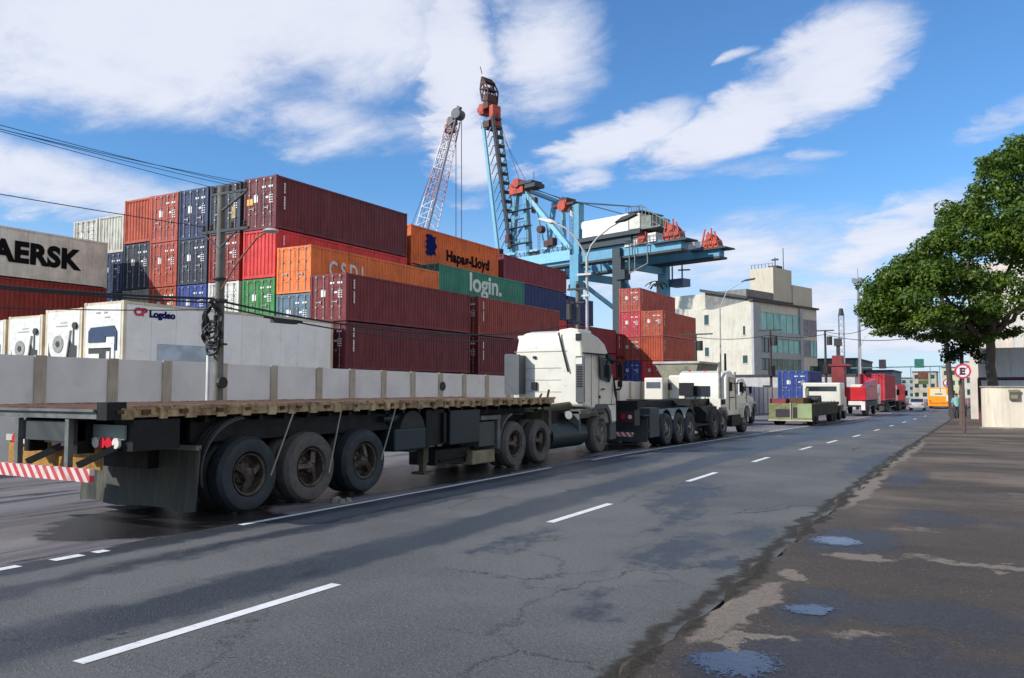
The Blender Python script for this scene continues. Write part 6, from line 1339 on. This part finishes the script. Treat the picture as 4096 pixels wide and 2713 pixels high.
# ---------------- trucks with containers, farther on
def box_truck(name, label, x0, y0, w_, clen, cz0, chh, pm, cabm, gap=.8, cab_h=2.9, cont=None, stripes=False):
    t = thing(name, label, 'truck', (x0, y0, gz(y0))); h = w_ / 2
    b = MB(); b.box(-.5, .5, .1, clen + 3.2, .8, 1.05); b.box(-h + .05, h - .05, 0, .15, .8, 1.15); b.box(-h + .1, h - .1, .1, clen, cz0 - .12, cz0 - .02); b.build('chassis', M_BLK, t)
    for y_ in (.9, 2.1, 3.3, clen + .2): 
        if y_ > clen - 1 and y_ != clen + .2: continue
        for s in (1, -1): wheel(t, s * h, y_, .5, .28, M_TYRE, M_RIMG, out=s, dual=True)
    for s in (1, -1): wheel(t, s * h, clen + 2.2, .5, .28, M_TYRE, M_RIMG, out=s)
    b = MB(); y1 = clen + gap; b.prism([(y1, .7), (y1, cab_h - .15), (y1 + .2, cab_h), (y1 + 1.3, cab_h - .05), (y1 + 1.6, cab_h - .4), (y1 + 1.95, 1.5), (y1 + 2.0, .6), (y1 + 1.2, .6)], -h, h, 'x'); c_ = b.build('cab', cabm, t, bevel=.06)
    for s in (1, -1): b = MB(); b.prism([(y1 + .8, 2.3), (y1 + 1.5, 2.25), (y1 + 1.75, 1.6), (y1 + .8, 1.6)], min(s * h, s * (h + .01)), max(s * h, s * (h + .01)), 'x'); b.build('side_window', M_GLASS, c_)
    for s in (1, -1): b = MB(); b.cyl((s * (h - .2), -.02, .95), (s * (h - .2), .0 - .003, .95), .07, 10); b.build('rear_lamp', M_LR_, t)
    b = MB(); b.box(-h + .1, h - .1, -.02, .02, .45, .6); b.build('bumper', M_BLK, t)
    for s in (1, -1):
        b = MB(); b.box(min(s * (h - .02), s * (h + .03)), max(s * (h - .02), s * (h + .03)), 3.9, clen - .6, .45, .52); b.build('side_guard', M_RIMG, t)
        b = MB(); b.box(min(s * h, s * (h + .25)), max(s * h, s * (h + .25)), y1 + 1.5, y1 + 1.6, 1.7, 2.4); b.build('mirror', M_BLK, c_)
        b = MB(); b.box(min(s * (h - .6), s * (h - .1)), max(s * (h - .6), s * (h - .1)), -.03, .0, .15, .7); b.build('mud_flap', M_FLAP, t)
    return t
box_truck('container_truck', 'truck loaded with a bright blue container, in the left lane before the cream building', -14.1, 73.9, 2.4, 7.2, 1.1, 2.6, None, M_CAB)
place(-12.85, 73.9, gz(74) + 1.35, 2.45, PT['blue'], 'bright blue container carried on a truck in the left lane', L=7.0, group='containers carried on trucks')
tr_ = box_truck('container_truck', 'truck carrying a red container with a rounded grey tail, near the end of the row', -9.9, 108.5, 2.5, 8.2, 1.2, 2.6, None, mat('cab_darkred', (.25, .02, .03), .4), cab_h=3.2)
place(-8.95, 96.0, gz(96) + 1.25, 2.85, PT['crimson'], 'red ribbed container on the last red truck of the row', L=12.19, kind='blank', marks=False, group='containers carried on trucks')
box_truck('container_truck', 'truck under the last red ribbed container of the row', -10.2, 96, 2.5, 12.2, 1.2, 2.6, None, M_CAB)
# red crane truck (a tall red column, low red bed)
rt = thing('crane_truck', 'bright red truck with a tall dark red loading column behind its tail', 'truck', (-9.3, 71.6, gz(71.6)))
M_RED = mat('truck_red', srgb(190, 22, 32), .4, var=.2, dirt=.15, dirtcol=(.08, .01, .01)); M_REDD = mat('column_red', srgb(128, 40, 42), .6, var=.3, dirt=.3, scale=1)
b = MB(); b.box(-.75, 1.2, .3, 9.0, 1.25, 2.35); b.prism([(.6, 2.35), (9, 2.35), (9, 3.1), (6, 3.0)], .7, 1.2, 'x'); bd_ = b.build('red_body', M_RED, rt, bevel=.05)
b = MB(); b.box(-1.3, -.35, -.2, 1.2, 1.2, 4.0); b.box(-1.25, -.5, -.1, 1.1, 4.0, 4.9); b.box(-1.5, .1, -.3, 1.4, 4.05, 4.2); b.build('column', M_REDD, rt)
b = MB(); b.box(-.95, -.7, .2, .5, 4.9, 6.3); b.box(-1.1, -.55, .1, .6, 5.7, 6.3); b.build('column_head', M_DKST, rt)
b = MB(); b.box(-1.1, 1.1, .1, 9, .75, 1.2); b.build('chassis', M_BLK, rt); b = MB(); b.box(-.1, .9, .08, .25, .9, 1.22); b.build('tail_plate', M_LW_, rt)
b = MB(); b.box(-1.35, -1.15, .0, .3, .6, 2.2); b.box(.85, 1.15, .0, .25, .5, 1.2); b.build('tail_post', M_SW, rt)
for y_ in (1.2, 2.4, 7.6):
    for s in (1, -1): wheel(rt, s * 1.08, y_, .52, .28, M_TYRE, M_RIMG, out=s, dual=False)
b = MB(); b.box(-1.1, 1.2, 9.6, 11.4, .8, 2.6); c_ = b.build('cab', M_CAB, rt, bevel=.08); MB().box(1.2, 1.21, 10.2, 11.0, 1.6, 2.3).build('side_window', M_GLASS, c_)
# small vans behind
for (x_, y_, lb, mm) in ((-10.4, 122, 'dark van parked at the far end of the truck row', mat('van_dark', (.05, .055, .06), .4)), (-13.0, 118, 'pale van glimpsed between the far trucks', M_CAB)):
    t = thing('parked_van', lb, 'van', (x_, y_, gz(y_)))
    b = MB(); b.prism([(0, .4), (0, 2.4), (.2, 2.6), (3.6, 2.6), (4.6, 1.4), (5.2, 1.2), (5.3, .4)], -1, 1, 'x'); bo = b.build('body', mm, t, bevel=.08)
    MB().box(-.8, .8, -.01, -.003, 1.4, 2.2).build('rear_window', M_GLASS, bo)
    for s in (1, -1):
        for yy in (.9, 4.3): wheel(t, s * .98, yy, .36, .22, M_TYRE, M_RIMG, out=s)
# silver car
ca = thing('car', 'silver car driving away ahead of the yellow bus', 'car', (-7.15, 114.8, gz(114.8)))
M_SIL = mat('car_silver', (.50, .52, .53), .3, metal=.3, var=.1)
b = MB(); b.prism([(0, .35), (-.02, .80), (.1, .98), (.65, 1.05), (1.1, 1.42), (2.6, 1.46), (3.4, 1.02), (4.2, .86), (4.35, .45), (4.2, .25), (.1, .25)], -.86, .86, 'x'); cb = b.build('body', M_SIL, ca, smooth=True, bevel=.07)
b = MB(); b.prism([(.62, 1.06), (1.08, 1.41), (1.06, 1.43), (.58, 1.08)], -.7, .7, 'x'); b.build('rear_window', M_GLASS, cb)
for s in (1, -1):
    xs = s * .87; b = MB(); b.prism([(.95, 1.05), (1.25, 1.36), (2.5, 1.38), (3.1, 1.04)], min(xs, xs + s * .01), max(xs, xs + s * .01), 'x'); b.build('side_window', M_GLASS, cb)
    b = MB(); b.box(min(s * .55, s * .84), max(s * .55, s * .84), -.035, .01, .70, .86); b.build('tail_lamp', M_LR_, cb)
    for yy in (.85, 3.4): wheel(ca, s * .84, yy, .31, .2, M_TYRE, M_RIMG, out=s)
b = MB(); b.box(-.25, .25, -.03, .0, .52, .64); b.build('number_plate', M_LW_, cb)
# yellow bus
bu = thing('city_bus', 'yellow-orange bus with a pale rear window at the far end of the road', 'bus', (-5.6, 138, gz(138)))
M_BUS = mat('bus_orange', srgb(240, 150, 20), .45, var=.1); M_BUSW = mat('bus_cream', (.72, .62, .40), .4, var=.1)
b = MB(); b.box(-1.45, 1.45, 0, 11.5, .35, 3.15); bb_ = b.build('body', M_BUS, bu, bevel=.12)
MB().box(-1.15, 1.0, -.03, -.003, 1.85, 2.95).build('rear_window', M_BUSW, bb_); MB().box(-.5, .5, -.035, -.031, 2.1, 2.25).build('rear_marking', M_SK, bb_)
MB().box(-1.3, 1.3, -.04, -.003, .75, .95).build('bumper', mat('bus_darkorange', srgb(214, 110, 10), .5), bb_)
for s in (1, -1):
    xs = s * 1.453
    for k in range(6): MB().box(min(xs, xs + s * .01), max(xs, xs + s * .01), .6 + k * 1.75, 2.1 + k * 1.75, 1.75, 2.75).build('side_window', M_GLASS, bb_)
    b = MB(); b.cyl((s * 1.15, -.04, 1.15), (s * 1.15, -.003, 1.15), .12, 10); b.build('tail_lamp', M_LR_, bb_)
    for yy in (2.6, 9.0): wheel(bu, s * 1.36, yy, .5, .28, M_TYRE, M_RIMG, out=s)
for t_ in list(TPL.values()):
    def rm(o):
        for ch in list(o.children): rm(ch)
        bpy.data.objects.remove(o)
    rm(t_)
scene.render.engine = 'CYCLES'
scene.cycles.max_bounces = 6
